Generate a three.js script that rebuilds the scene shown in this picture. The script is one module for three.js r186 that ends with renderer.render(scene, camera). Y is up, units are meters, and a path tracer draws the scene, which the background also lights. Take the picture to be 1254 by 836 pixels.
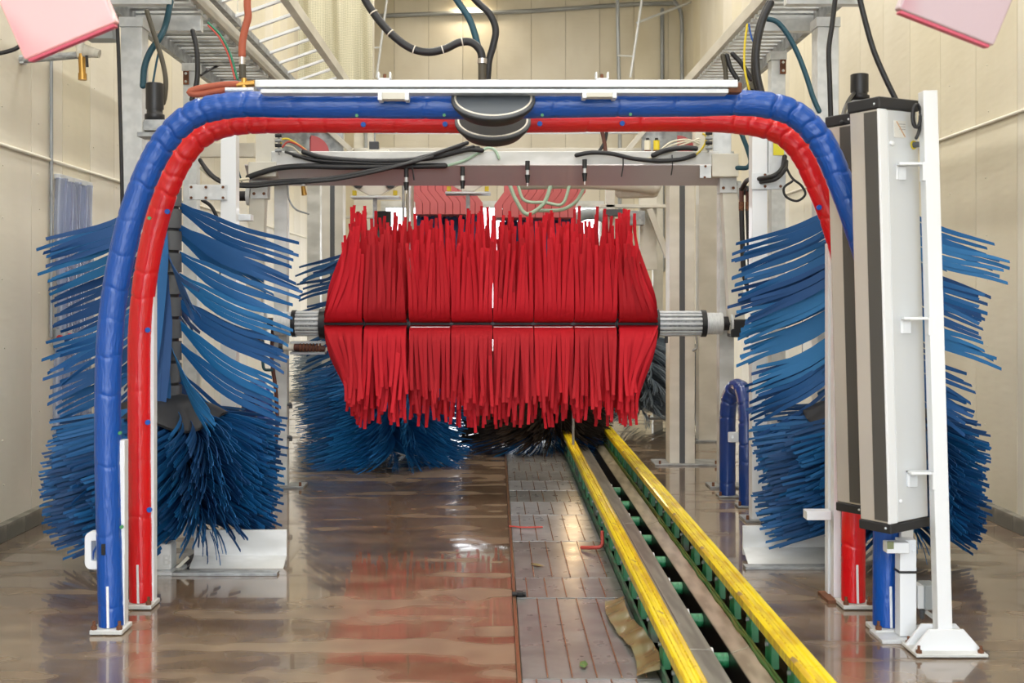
import * as THREE from 'three';
import { RoundedBoxGeometry } from 'three/addons/geometries/RoundedBoxGeometry.js';
import { mergeGeometries } from 'three/addons/utils/BufferGeometryUtils.js';
import { RectAreaLightUniformsLib } from 'three/addons/lights/RectAreaLightUniformsLib.js';
import { FontLoader } from 'three/addons/loaders/FontLoader.js';
import { TextGeometry } from 'three/addons/geometries/TextGeometry.js';

// ---------------------------------------------------------------- camera, sky, lights, exposure
const scene = new THREE.Scene();
const FOCAL = 1400, EYE = 1.66;                       // focal length in pixels of the 1254 x 836 frame, eye height
const camera = new THREE.PerspectiveCamera(2 * Math.atan(418 / FOCAL) * 180 / Math.PI, 1254 / 836, 0.05, 200);
camera.position.set(0, EYE, 0);
camera.lookAt(0, EYE, -10);
camera.setViewOffset(1254, 836, 20, 56, 1254, 836);   // shifted lens: verticals stay upright
camera.focus = 8; camera.userData.fStop = 3.4;
const renderer = new THREE.WebGLRenderer({ antialias: true });
renderer.toneMapping = THREE.LinearToneMapping;
renderer.toneMappingExposure = 1.0;
renderer.shadowMap.enabled = true;
RectAreaLightUniformsLib.init();
{ // overcast daylight sky
  const w = 64, h = 32, d = new Float32Array(w * h * 4);
  for (let j = 0; j < h; j++) for (let i = 0; i < w; i++) {
    const e = (j / (h - 1)) * 2 - 1, k = (j * w + i) * 4, b = e < 0 ? 0.6 : 1.0 + 0.5 * e;
    d[k] = 5.2 * b; d[k + 1] = 5.45 * b; d[k + 2] = 5.8 * b; d[k + 3] = 1;
  }
  const t = new THREE.DataTexture(d, w, h, THREE.RGBAFormat, THREE.FloatType);
  t.mapping = THREE.EquirectangularReflectionMapping; t.magFilter = THREE.LinearFilter; t.needsUpdate = true;
  scene.background = t;
}
const LAMP_SPOTS = [];                                 // ceiling luminaires, two rows under the roof
for (const z of [-1.5, -5.5, -9.5, -13.5, -17.5]) for (const x of [-1.7, 1.9]) LAMP_SPOTS.push([x, 7.55, z]);
const LAMP_POWER = 42, LAMP_COLOR = new THREE.Color(1.0, 0.975, 0.945);
const WALL_LAMP_POWER = 65, WALL_LAMP_COLOR = new THREE.Color(1.0, 0.86, 0.64);

// ---------------------------------------------------------------- helpers
function rng(seed) { let s = seed >>> 0; return () => { s = (s + 0x6D2B79F5) >>> 0; let t = s; t = Math.imul(t ^ (t >>> 15), t | 1); t ^= t + Math.imul(t ^ (t >>> 7), t | 61); return ((t ^ (t >>> 14)) >>> 0) / 4294967296; }; }
const V = (x, y, z) => new THREE.Vector3(x, y, z);
const at = (px, py, depth) => V((px - 607) * depth / FOCAL, EYE - (py - 362) * depth / FOCAL, -depth);  // a point of the place seen at px, py and standing that far away
const X = (px, depth) => (px - 607) * depth / FOCAL, Y = (py, depth) => EYE - (py - 362) * depth / FOCAL;
const lerp = (a, b, t) => a + (b - a) * t, smooth = (t) => { t = Math.min(1, Math.max(0, t)); return t * t * (3 - 2 * t); };
const used = {};
function numbered(n) { const k = used[n] ?? 0; used[n] = k + 1; return k ? `${n}_${String(k).padStart(3, '0')}` : n; }
function tag(o, label, category, group, kind) { Object.assign(o.userData, { label, category }); if (group) o.userData.group = group; if (kind) o.userData.kind = kind; return o; }
function thing(name, label, category, pos = [0, 0, 0], group) { const o = new THREE.Group(); o.name = numbered(name); o.position.set(...pos); scene.add(o); return tag(o, label, category, group); }
function mesh(name, geo, mat, parent = scene) {
  const m = new THREE.Mesh(geo, mat); m.name = parent === scene ? numbered(name) : name;
  m.castShadow = m.receiveShadow = true; parent.add(m);
  if (parent !== scene && parent.isGroup) m.position.sub(parent.position);      // parts are given in world metres
  return m;
}
function struct(name, geo, mat, parent = scene) { const m = mesh(name, geo, mat, parent); if (parent === scene) m.userData.kind = 'structure'; return m; }
function metric(geo, k = 1) { // uv in metres from the dominant side of each vertex normal
  const p = geo.attributes.position, n = geo.attributes.normal, uv = new Float32Array(p.count * 2);
  for (let i = 0; i < p.count; i++) {
    const ax = Math.abs(n.getX(i)), ay = Math.abs(n.getY(i)), az = Math.abs(n.getZ(i));
    if (ay >= ax && ay >= az) { uv[2 * i] = p.getX(i) * k; uv[2 * i + 1] = p.getZ(i) * k; }
    else if (ax >= az) { uv[2 * i] = p.getZ(i) * k; uv[2 * i + 1] = p.getY(i) * k; }
    else { uv[2 * i] = p.getX(i) * k; uv[2 * i + 1] = p.getY(i) * k; }
  }
  geo.setAttribute('uv', new THREE.BufferAttribute(uv, 2)); return geo;
}
function boxG(w, h, d, x = 0, y = 0, z = 0, bevel = 0.004, rot) {
  let g = bevel > 0 && Math.min(w, h, d) > 2.2 * bevel ? new RoundedBoxGeometry(w, h, d, 1, bevel) : new THREE.BoxGeometry(w, h, d).toNonIndexed();
  if (rot) g.applyMatrix4(new THREE.Matrix4().makeRotationFromEuler(new THREE.Euler(...rot)));
  g.translate(x, y, z); return metric(g);
}
const spanG = (x0, x1, y0, y1, z0, z1, bevel = 0.004) => boxG(Math.abs(x1 - x0), Math.abs(y1 - y0), Math.abs(z1 - z0), (x0 + x1) / 2, (y0 + y1) / 2, (z0 + z1) / 2, bevel);
function barG(a, b, w, h, bevel = 0.003) { // a square bar from a to b
  const L = a.distanceTo(b), g = boxG(w, h, L, 0, 0, 0, bevel);
  const m = new THREE.Matrix4().lookAt(a, b, Math.abs(b.y - a.y) > 0.95 * L ? V(0, 0, 1) : V(0, 1, 0)).setPosition((a.x + b.x) / 2, (a.y + b.y) / 2, (a.z + b.z) / 2);
  return g.applyMatrix4(m);
}
function rodG(a, b, r, seg = 14, r2 = r) { // a round bar with closed ends
  const d = b.clone().sub(a), g = new THREE.CylinderGeometry(r2, r, d.length(), seg);
  g.applyQuaternion(new THREE.Quaternion().setFromUnitVectors(V(0, 1, 0), d.clone().normalize()));
  g.translate((a.x + b.x) / 2, (a.y + b.y) / 2, (a.z + b.z) / 2); return g;
}
function hoseG(pts, r, seg = 0, rad = 9) { // a bent hose with closed ends
  const c = new THREE.CatmullRomCurve3(pts, false, 'centripetal'), n = seg || Math.max(12, pts.length * 7);
  const g = new THREE.TubeGeometry(c, n, r, rad, false).toNonIndexed();
  const ends = [0, 1].map((t) => { const k = new THREE.SphereGeometry(r, rad, 5).toNonIndexed(); const p = c.getPoint(t); k.translate(p.x, p.y, p.z); return k; });
  return mergeGeometries([g, ...ends]);
}
const merge = (list) => mergeGeometries(list.map((g) => g.index ? g.toNonIndexed() : g));

// value noise
function makeNoise(seed) {
  const r = rng(seed), N = 64, v = Array.from({ length: N * N }, () => r());
  const g = (x, y, p) => v[(((y % p) + p) % p) * N + (((x % p) + p) % p)];
  return (x, y, p) => { const xi = Math.floor(x), yi = Math.floor(y), fx = smooth(x - xi), fy = smooth(y - yi); return lerp(lerp(g(xi, yi, p), g(xi + 1, yi, p), fx), lerp(g(xi, yi + 1, p), g(xi + 1, yi + 1, p), fx), fy); };
}
function texture(size, srgb, f, rx = 1, ry = 1) { // f(u, v) gives rgb in 0..1 or one grey value
  const d = new Uint8Array(size * size * 4);
  for (let j = 0; j < size; j++) for (let i = 0; i < size; i++) {
    const c = f(i / size, j / size), k = (j * size + i) * 4, a = typeof c === 'number';
    for (let q = 0; q < 3; q++) d[k + q] = Math.max(0, Math.min(255, 255 * (a ? c : c[q]))); d[k + 3] = 255;
  }
  const t = new THREE.DataTexture(d, size, size); t.wrapS = t.wrapT = THREE.RepeatWrapping; t.magFilter = THREE.LinearFilter; t.minFilter = THREE.LinearMipmapLinearFilter; t.generateMipmaps = true;
  if (srgb) t.colorSpace = THREE.SRGBColorSpace; t.repeat.set(rx, ry); t.needsUpdate = true; return t;
}
const nz = makeNoise(7), nz2 = makeNoise(19);
const fbm = (u, v, px, py, oct = 4, n = nz) => { let s = 0, a = 0.5, w = 0; for (let o = 0; o < oct; o++) { const P = 64; const fx = Math.min(64, px * 2 ** o), fy = Math.min(64, py * 2 ** o); s += a * nAt(n, u * fx, v * fy, fx, fy); w += a; a *= 0.5; } return s / w; };
function nAt(n, x, y, px, py) { // periodic in px and py
  const xi = Math.floor(x), yi = Math.floor(y), fx = smooth(x - xi), fy = smooth(y - yi), m = (a, p) => ((a % p) + p) % p;
  const g = (i, j) => n(m(i, px), m(j, py), 64);
  return lerp(lerp(g(xi, yi), g(xi + 1, yi), fx), lerp(g(xi, yi + 1), g(xi + 1, yi + 1), fx), fy);
}
const hex = (h) => { const c = parseInt(h.slice(1), 16); return [(c >> 16) / 255, ((c >> 8) & 255) / 255, (c & 255) / 255]; };
const mix3 = (a, b, t) => [lerp(a[0], b[0], t), lerp(a[1], b[1], t), lerp(a[2], b[2], t)];

// ---------------------------------------------------------------- materials
const std = (color, roughness, metalness = 0, extra = {}) => new THREE.MeshStandardMaterial({ color, roughness, metalness, ...extra });
const phys = (color, roughness, metalness = 0, extra = {}) => new THREE.MeshPhysicalMaterial({ color, roughness, metalness, ...extra });
const tMottle = (a, b, px, py, oct, size = 256) => texture(size, true, (u, v) => mix3(hex(a), hex(b), smooth(fbm(u, v, px, py, oct) * 1.8 - 0.4)));
const M = {};
M.wall = std('#ffffff', 0.5, 0, { map: tMottle('#dcd5c3', '#e5dfcf', 5, 3, 4), bumpMap: texture(256, false, (u, v) => fbm(u, v, 8, 32, 2)), bumpScale: 0.002 });
M.wall.map.repeat.set(0.5, 0.5); M.wall.bumpMap.repeat.set(0.7, 0.7);
M.wallB = std('#f7f6f2', 0.48, 0, { map: M.wall.map, bumpMap: M.wall.bumpMap, bumpScale: 0.002 });
M.wallC = std('#fbf9f0', 0.52, 0, { map: M.wall.map, bumpMap: M.wall.bumpMap, bumpScale: 0.002 });
M.joint = std('#9a927c', 0.8);
M.bead = std('#ece8d8', 0.5);
M.screw = std('#dcd6c4', 0.5);
M.curb = std('#ffffff', 0.55, 0, { map: tMottle('#6d6a60', '#a09b8c', 6, 10, 4) });
M.ceiling = std('#dcdad2', 0.8);
M.white = phys('#e6eaee', 0.38, 0, { clearcoat: 0.2 });
M.whiteWorn = std('#ffffff', 0.48, 0, { map: tMottle('#c6c8c6', '#e6e8e8', 4, 8, 4) });
M.cream = std('#ffffff', 0.48, 0, { map: tMottle('#cfccc0', '#dddacf', 4, 6, 4) });
M.galv = std('#ffffff', 0.42, 0.2, { map: tMottle('#cbd0d3', '#dbdfe2', 20, 20, 3) });
M.galvDark = std('#ffffff', 0.45, 0.35, { map: tMottle('#8b8f91', '#adb1b3', 20, 20, 3) });
M.stainless = std('#cfcac8', 0.3, 0.9);
M.brushed = std('#c6bfc0', 0.4, 0.3);
M.aluminium = std('#d2cdc6', 0.2, 0.45);
M.aluFront = phys('#d5d9dc', 0.35, 0.15, { clearcoat: 0.3 });
M.darkPanel = phys('#4b4a48', 0.3, 0, { clearcoat: 0.4, clearcoatRoughness: 0.2 });
M.rubber = std('#26272a', 0.55);
M.rubberGrey = std('#54575b', 0.6);
M.blackPlastic = std('#1d1e21', 0.4);
M.black = std('#0d0d0e', 0.6);
M.brass = std('#c69a52', 0.32, 0.9);
M.rust = std('#ffffff', 0.75, 0.2, { map: tMottle('#5b3a2a', '#8a5a3e', 16, 16, 3) });
M.wrinkle = texture(512, false, (u, v) => { const a = fbm(u, v, 10, 22, 3), b = Math.abs(fbm(u, v, 16, 34, 2, nz2) - 0.5) * 2; return 0.6 * a + 0.4 * (1 - b); });
M.vinylBlue = phys('#004aa2', 0.34, 0, { clearcoat: 0.2, clearcoatRoughness: 0.12, bumpMap: M.wrinkle, bumpScale: 0.005 });
M.vinylRed = phys('#d60a18', 0.3, 0, { clearcoat: 0.25, clearcoatRoughness: 0.14, bumpMap: M.wrinkle, bumpScale: 0.004 });
M.vinylNavy = phys('#173a80', 0.28, 0, { clearcoat: 0.4, clearcoatRoughness: 0.12, bumpMap: M.wrinkle, bumpScale: 0.003 });
M.snapBlue = std('#1c57b5', 0.35); M.snapGreen = std('#3f8a5a', 0.5);
M.padDisc = std('#565c63', 0.75); M.padBlack = std('#2c2b2b', 0.85); M.ring = std('#e6e0d4', 0.5);
M.hoseBlack = std('#202124', 0.5); M.hoseRed = std('#a5553d', 0.65); M.hoseTeal = std('#1b4a5a', 0.5); M.hoseBrown = std('#5a3228', 0.6); M.hoseOlive = std('#4a463a', 0.6);
M.wireYellow = std('#d9c22e', 0.5); M.wireBlue = std('#2458a8', 0.5); M.wireRed = std('#b9483f', 0.5); M.wireGreen = std('#2a7a5e', 0.5); M.wireWhite = std('#d8d2bc', 0.5); M.wireMint = std('#a9c4ae', 0.5);
M.reelRed = std('#9c3c3e', 0.45);
const clothTone = (c, r = 0.62) => std(c, r);
M.blueCloth = ['#064c86', '#085892', '#05427a', '#0c659e'].map((c) => clothTone(c));
M.blueDeep = ['#05457a', '#075188', '#043c6c', '#095a92'].map((c) => clothTone(c));
M.blueFar = ['#124a80', '#1c5688', '#0f4072'].map((c) => clothTone(c));
M.greyCloth = ['#8796a3', '#7c8b98', '#93a0aa'].map((c) => clothTone(c, 0.8));
M.darkCloth = ['#2b2420', '#231e1c', '#362d26'].map((c) => clothTone(c, 0.8));
M.redCloth = ['#bf0019', '#c9021e', '#b30017', '#d00822'].map((c) => clothTone(c, 0.75));
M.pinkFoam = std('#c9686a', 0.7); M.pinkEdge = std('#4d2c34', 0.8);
M.pinkSlab = phys('#f0b3b6', 0.35, 0, { map: texture(256, true, (u, v) => mix3([1, 1, 1], [0.93, 0.6, 0.64], smooth(fbm(u, v, 3, 2, 4) * 2.4 - 0.9))), clearcoat: 0.3 });
M.pinkSlab2 = phys('#b9a3aa', 0.35, 0, { map: M.pinkSlab.map, clearcoat: 0.3 });
M.slabEdge = std('#c9546a', 0.5);
M.clearStrip = phys('#d6def0', 0.12, 0, { transmission: 0.75, thickness: 0, ior: 1.4 });
M.net = std('#cfcab0', 0.85);
M.greyBox = std('#9fa6aa', 0.5); M.redButton = std('#b8281f', 0.4); M.label = std('#e8dd35', 0.5);
M.steelWet = std('#ffffff', 0.2, 0.35, { map: tMottle('#8b8d90', '#a2a5a8', 10, 10, 6, 512), roughnessMap: texture(512, false, (u, v) => 0.24 + 0.12 * fbm(u, v, 12, 12, 6)) });
M.plate = M.steelWet.clone(); M.plate.roughness = 1; M.plate.metalness = 0.25;
M.plateB = M.plate.clone(); M.plateB.color = new THREE.Color('#d3d2cc');
M.ridge = std('#9a775a', 0.26, 0.6);
M.slideSteel = std('#ffffff', 0.32, 0.5, { map: tMottle('#77736c', '#98948b', 40, 3, 3) });
M.mossSteel = std('#ffffff', 0.3, 0.3, { map: tMottle('#8a8570', '#b0a994', 30, 4, 4) });
M.moss = std('#ffffff', 0.5, 0, { map: tMottle('#2c6a34', '#6a6a26', 14, 14, 4) });
M.green = std('#ffffff', 0.38, 0, { map: tMottle('#19693f', '#358c5c', 10, 10, 4) });
M.greenDirty = std('#ffffff', 0.55, 0, { map: tMottle('#4a5148', '#3f7a5a', 14, 14, 4) });
M.pit = std('#16130f', 0.35);
M.yellow = std('#ffffff', 0.24, 0, { map: texture(512, true, (u, v) => { const a = fbm(u, v, 40, 5, 3), b = fbm(u, v, 12, 6, 5, nz2); let c = mix3(hex('#ecd424'), hex('#cfae2e'), smooth(a * 2.6 - 1.0)); if (b > 0.74) c = mix3(c, hex('#9a8450'), smooth((b - 0.74) * 9)); return c; }), bumpMap: texture(256, false, (u, v) => fbm(u, v, 50, 3, 2)), bumpScale: 0.003 });
M.film = phys('#8d8458', 0.25, 0, { transmission: 0.35, thickness: 0 });
M.floor = (() => {
  const tan = hex('#8a7863'), brown = hex('#6f5d4b'), rusty = hex('#7a5e49'), silt = hex('#9a8a74');
  const wet = (u, v) => smooth((0.55 * fbm(u, v, 3, 10, 6) + 0.45 * fbm(u, v, 7, 44, 4, nz2) - 0.3) * 2.6);
  const dry = (u, v) => smooth((0.6 * fbm(u, v, 5, 30, 5, nz2) + 0.4 * fbm(u, v, 20, 60, 3) - 0.5) * 6);
  const map = texture(1024, true, (u, v) => { const w = wet(u, v), f = fbm(u, v, 60, 60, 2, nz2), r = fbm(u, v, 3, 6, 4, nz2); let c = mix3(tan, brown, w); c = mix3(c, rusty, 0.4 * smooth((r - 0.48) * 4)); c = mix3(c, silt, 0.45 * dry(u, v)); const s = 0.88 + 0.24 * f; return [c[0] * s, c[1] * s, c[2] * s]; });
  const rough = texture(1024, false, (u, v) => lerp(lerp(0.22, 0.14, wet(u, v)), 0.32, dry(u, v)));
  const bump = texture(512, false, (u, v) => 0.7 * fbm(u, v, 8, 12, 3) + 0.3 * fbm(u, v, 40, 50, 2, nz2));
  for (const t of [map, rough, bump]) t.repeat.set(1 / 6, 1 / 6);
  const film = texture(512, false, (u, v) => 1 - 0.75 * dry(u, v)); film.repeat.set(1 / 6, 1 / 6);   // a film of water, thinner over the silt
  return phys('#ffffff', 1, 0, { map, roughnessMap: rough, bumpMap: bump, bumpScale: 0.001, clearcoat: 0.85, clearcoatMap: film, clearcoatRoughness: 0.035 });
})();
M.apron = std('#9a968c', 0.85);
M.lampCase = std('#c8c8c4', 0.5);
M.lampGlow = std('#ffffff', 0.5, 0, { emissive: '#fff4dc', emissiveIntensity: 6 });
M.lampWarm = std('#ffffff', 0.5, 0, { emissive: '#ffdfa8', emissiveIntensity: 5 });
// ---------------------------------------------------------------- the hall
const WL = -3.37, WR = 3.70, ZB = -22.7, ZF = 3.6, HT = 7.9;
const WET_L = 0.09, WET_R = 1.31;                         // the conveyor trench lies between
{
  const fl = merge([spanG(WL - 0.2, WET_L, -0.2, 0, ZB - 0.3, ZF + 0.3, 0), spanG(WET_R, WR + 0.2, -0.2, 0, ZB - 0.3, ZF + 0.3, 0)]);
  struct('floor', fl, M.floor);
  struct('trim_1', merge([spanG(WET_L - 0.1, WET_R + 0.1, -0.5, -0.4, ZB - 0.3, ZF + 0.3, 0), spanG(WET_L - 0.1, WET_L, -0.45, -0.2, ZB - 0.3, ZF + 0.3, 0), spanG(WET_R, WET_R + 0.1, -0.45, -0.2, ZB - 0.3, ZF + 0.3, 0)]), M.pit);
  struct('ceiling', spanG(WL - 0.3, WR + 0.3, HT, HT + 0.2, ZB - 0.3, ZF + 0.3, 0), M.ceiling);
  struct('ground', merge([spanG(-14, 14, -0.3, -0.02, ZF + 0.3, 18, 0), spanG(-14, 14, -0.3, -0.02, ZB - 16, ZB - 0.3, 0)]), M.apron);
  const mats = [M.wall, M.wallB, M.wallC], r = rng(5);
  for (const [side, x, s, step, off] of [['left', WL, -1, 0.6, 0.0], ['right', WR, 1, 0.7, 0.11]]) {
    const wall = struct(`wall_${side}`, spanG(x + s * 0.012, x + s * 0.25, 0, HT, ZB - 0.3, ZF + 0.3, 0), M.joint);
    const n = Math.ceil((ZF - ZB) / step) + 1, pg = boxG(0.024, HT - 0.1, step - 0.007, 0, 0, 0, 0.003);
    for (let i = 0; i < n; i++) {
      const zc = ZB + (i + 0.5) * step - off; if (zc > ZF + 0.2) continue;
      const p = struct('panel', pg, mats[Math.floor(r() * 3)], wall); p.position.set(x + s * 0.012 + s * 0.0, (HT + 0.1) / 2, zc);
    }
    const zs = []; for (let z = -3; z > -14; z -= step) zs.push(z);
    const dots = [];
    for (const z of zs) for (const y of [0.35, 0.75, 1.3, 1.75, 2.2, 2.55, 3.0, 3.4]) { const k = new THREE.SphereGeometry(0.006, 6, 4).toNonIndexed(); k.translate(x - s * 0.001, y + (r() - 0.5) * 0.2, z + (r() - 0.5) * 0.1); dots.push(k); }
    struct('screw_heads', merge(dots), M.screw, wall).userData.kind = 'stuff';
    const base = struct(`baseboard_${side}`, spanG(x - s * 0.02, x + s * 0.1, 0, 0.06, ZB, ZF, 0), M.joint);
    const bg = boxG(0.07, 0.115, 0.296, 0, 0, 0, 0.005);
    for (let z = -4; z > -18; z -= 0.3) { const b = struct('curb_block', bg, M.curb, base); b.position.set(x - s * 0.025, 0.0575, z); }
    const ledgeY = side === 'left' ? 2.69 : 2.96;
    tag(mesh('wall_bead', hoseG([V(x - s * 0.012, ledgeY, ZF - 0.3), V(x - s * 0.012, ledgeY + 0.01, -4), V(x - s * 0.012, ledgeY - 0.01, -10), V(x - s * 0.012, ledgeY, ZB + 0.3)], 0.013, 30), M.bead),
      side === 'left' ? 'thin white sealing bead running level along the left wall' : 'thin white sealing bead running level along the right wall', 'trim');
  }
  // back wall with the exit opening, front wall with the entrance behind the camera
  const XO0 = -2.2, XO1 = 2.07, YO = 3.42;
  const wb = struct('wall_back', merge([spanG(WL - 0.25, XO0, 0, HT, ZB - 0.25, ZB - 0.02, 0), spanG(XO1, WR + 0.25, 0, HT, ZB - 0.25, ZB - 0.02, 0), spanG(XO0, XO1, YO, HT, ZB - 0.25, ZB - 0.02, 0)]), M.joint);
  for (let x = WL; x < WR; x += 0.68) {
    const x1 = Math.min(x + 0.673, WR), over = x1 > XO0 && x < XO1;
    if (!over) struct('panel', spanG(x, x1, 0, HT, ZB - 0.02, ZB, 0.003), mats[Math.floor(r() * 3)], wb);
    else {
      struct('panel', spanG(x, x1, YO, HT, ZB - 0.02, ZB, 0.003), mats[Math.floor(r() * 3)], wb);
      if (x < XO0) struct('panel', spanG(x, XO0, 0, YO, ZB - 0.02, ZB, 0.003), M.wall, wb);
      if (x1 > XO1) struct('panel', spanG(XO1, x1, 0, YO, ZB - 0.02, ZB, 0.003), M.wall, wb);
    }
  }
  struct('trim_2', merge([spanG(XO0 - 0.08, XO0, 0, YO, ZB - 0.1, ZB + 0.04), spanG(XO1, XO1 + 0.08, 0, YO, ZB - 0.1, ZB + 0.04), spanG(XO0 - 0.08, XO1 + 0.08, YO, YO + 0.12, ZB - 0.1, ZB + 0.04)]), M.whiteWorn);
  struct('wall_front', merge([spanG(WL - 0.25, -3.1, 0, HT, ZF, ZF + 0.25, 0), spanG(3.4, WR + 0.25, 0, HT, ZF, ZF + 0.25, 0), spanG(-3.1, 3.4, 6.9, HT, ZF, ZF + 0.25, 0)]), M.wall);
}
// ceiling luminaires: a case, a glowing diffuser and its light
for (const [x, y, z] of LAMP_SPOTS) {
  const t = thing('ceiling_lamp', 'long white ceiling luminaire hung high under the roof', 'lamp', [x, y, z], 'ceiling luminaires');
  mesh('case', spanG(x - 0.2, x + 0.2, y, y + 0.09, z - 0.9, z + 0.9), M.lampCase, t);
  mesh('diffuser', spanG(x - 0.17, x + 0.17, y - 0.012, y, z - 0.87, z + 0.87, 0), M.lampGlow, t);
  for (const s of [-0.6, 0.6]) mesh('hanger', rodG(V(x, y + 0.09, z + s), V(x, HT, z + s), 0.008, 6), M.galv, t);
  const l = new THREE.RectAreaLight(LAMP_COLOR, LAMP_POWER, 0.34, 1.74); l.position.set(x, y - 0.03, z); l.lookAt(x, 0, z); scene.add(l);
}
{ // lamp high on the back wall
  const p = at(576, -6, 22.4), t = thing('wall_lamp', 'bright flood lamp high on the back wall above the black hoses', 'lamp', [p.x, p.y, p.z]);
  mesh('case', spanG(p.x - 0.28, p.x + 0.28, p.y, p.y + 0.25, -22.68, -22.2, 0.02), M.lampCase, t);
  mesh('lens', spanG(p.x - 0.25, p.x + 0.25, p.y - 0.02, p.y, -22.62, -22.22, 0.005), M.lampWarm, t);
  const l = new THREE.RectAreaLight(WALL_LAMP_COLOR, WALL_LAMP_POWER, 0.5, 0.4); l.position.set(p.x, p.y - 0.04, p.z); l.lookAt(p.x, p.y - 5, p.z + 2); scene.add(l);
}
// conduits and struts on the far walls
{
  const conduit = (pts, r, label, mat = M.galvDark) => tag(mesh('conduit', hoseG(pts, r, pts.length * 10, 8), mat), label, 'conduit');
  conduit([at(455, 20, 22.64), at(530, 17, 22.64), at(640, 14, 22.64), at(780, 5, 22.64), at(828, 4, 22.64)], 0.045, 'thick grey conduit running level across the back wall');
  conduit([at(826, 2, 22.2), at(833, 12, 22.2), at(835, 70, 22.2), at(835, 330, 22.2)], 0.04, 'grey conduit dropping down the back right corner');
  conduit([at(811, 12, 22.63), at(811, 100, 22.63), at(812, 330, 22.63)], 0.04, 'grey conduit beside the back right corner');
  conduit([at(756, -4, 21), at(757, 50, 21), at(759, 160, 21), at(759, 300, 21)], 0.035, 'thin upright pipe in front of the back wall');
  const brace = (a, b, label, r = 0.022) => tag(mesh('strut', rodG(a, b, r, 8), M.galv), label, 'strut');
  brace(at(786, 0, 20.5), at(772, 95, 20.5), 'thin leaning strut left of the back right corner');
  brace(at(757, 68, 20.98), at(776, 69, 20.5), 'short level strut joining the upright pipe to the leaning strut', 0.015);
  brace(V(3.675, 7.2, -21.6), at(780, 28, 20.5), 'short slanting strut high in the back right corner');
  const p = thing('pillar', 'broad cream steel pillar at the left end of the back wall', 'pillar', [X(446, 19), 0, -19]);
  mesh('shaft', spanG(X(434, 19), X(457, 19), 0, HT, -19.2, -18.9, 0.01), M.cream, p);
  mesh('base_plate', spanG(X(430, 19), X(461, 19), 0, 0.03, -19.25, -18.85), M.galv, p);
  conduit([at(447, -4, 18.8), at(447, 60, 18.8), at(448, 200, 18.8)], 0.03, 'thin grey conduit on the cream pillar');
  brace(at(474, -2, 20.5), at(461, 95, 20.5), 'thin leaning strut beside the cream pillar');
  brace(at(450, 59, 20.5), at(466, 58, 20.5), 'short level strut between the pillar and the leaning strut', 0.015);
}
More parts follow.
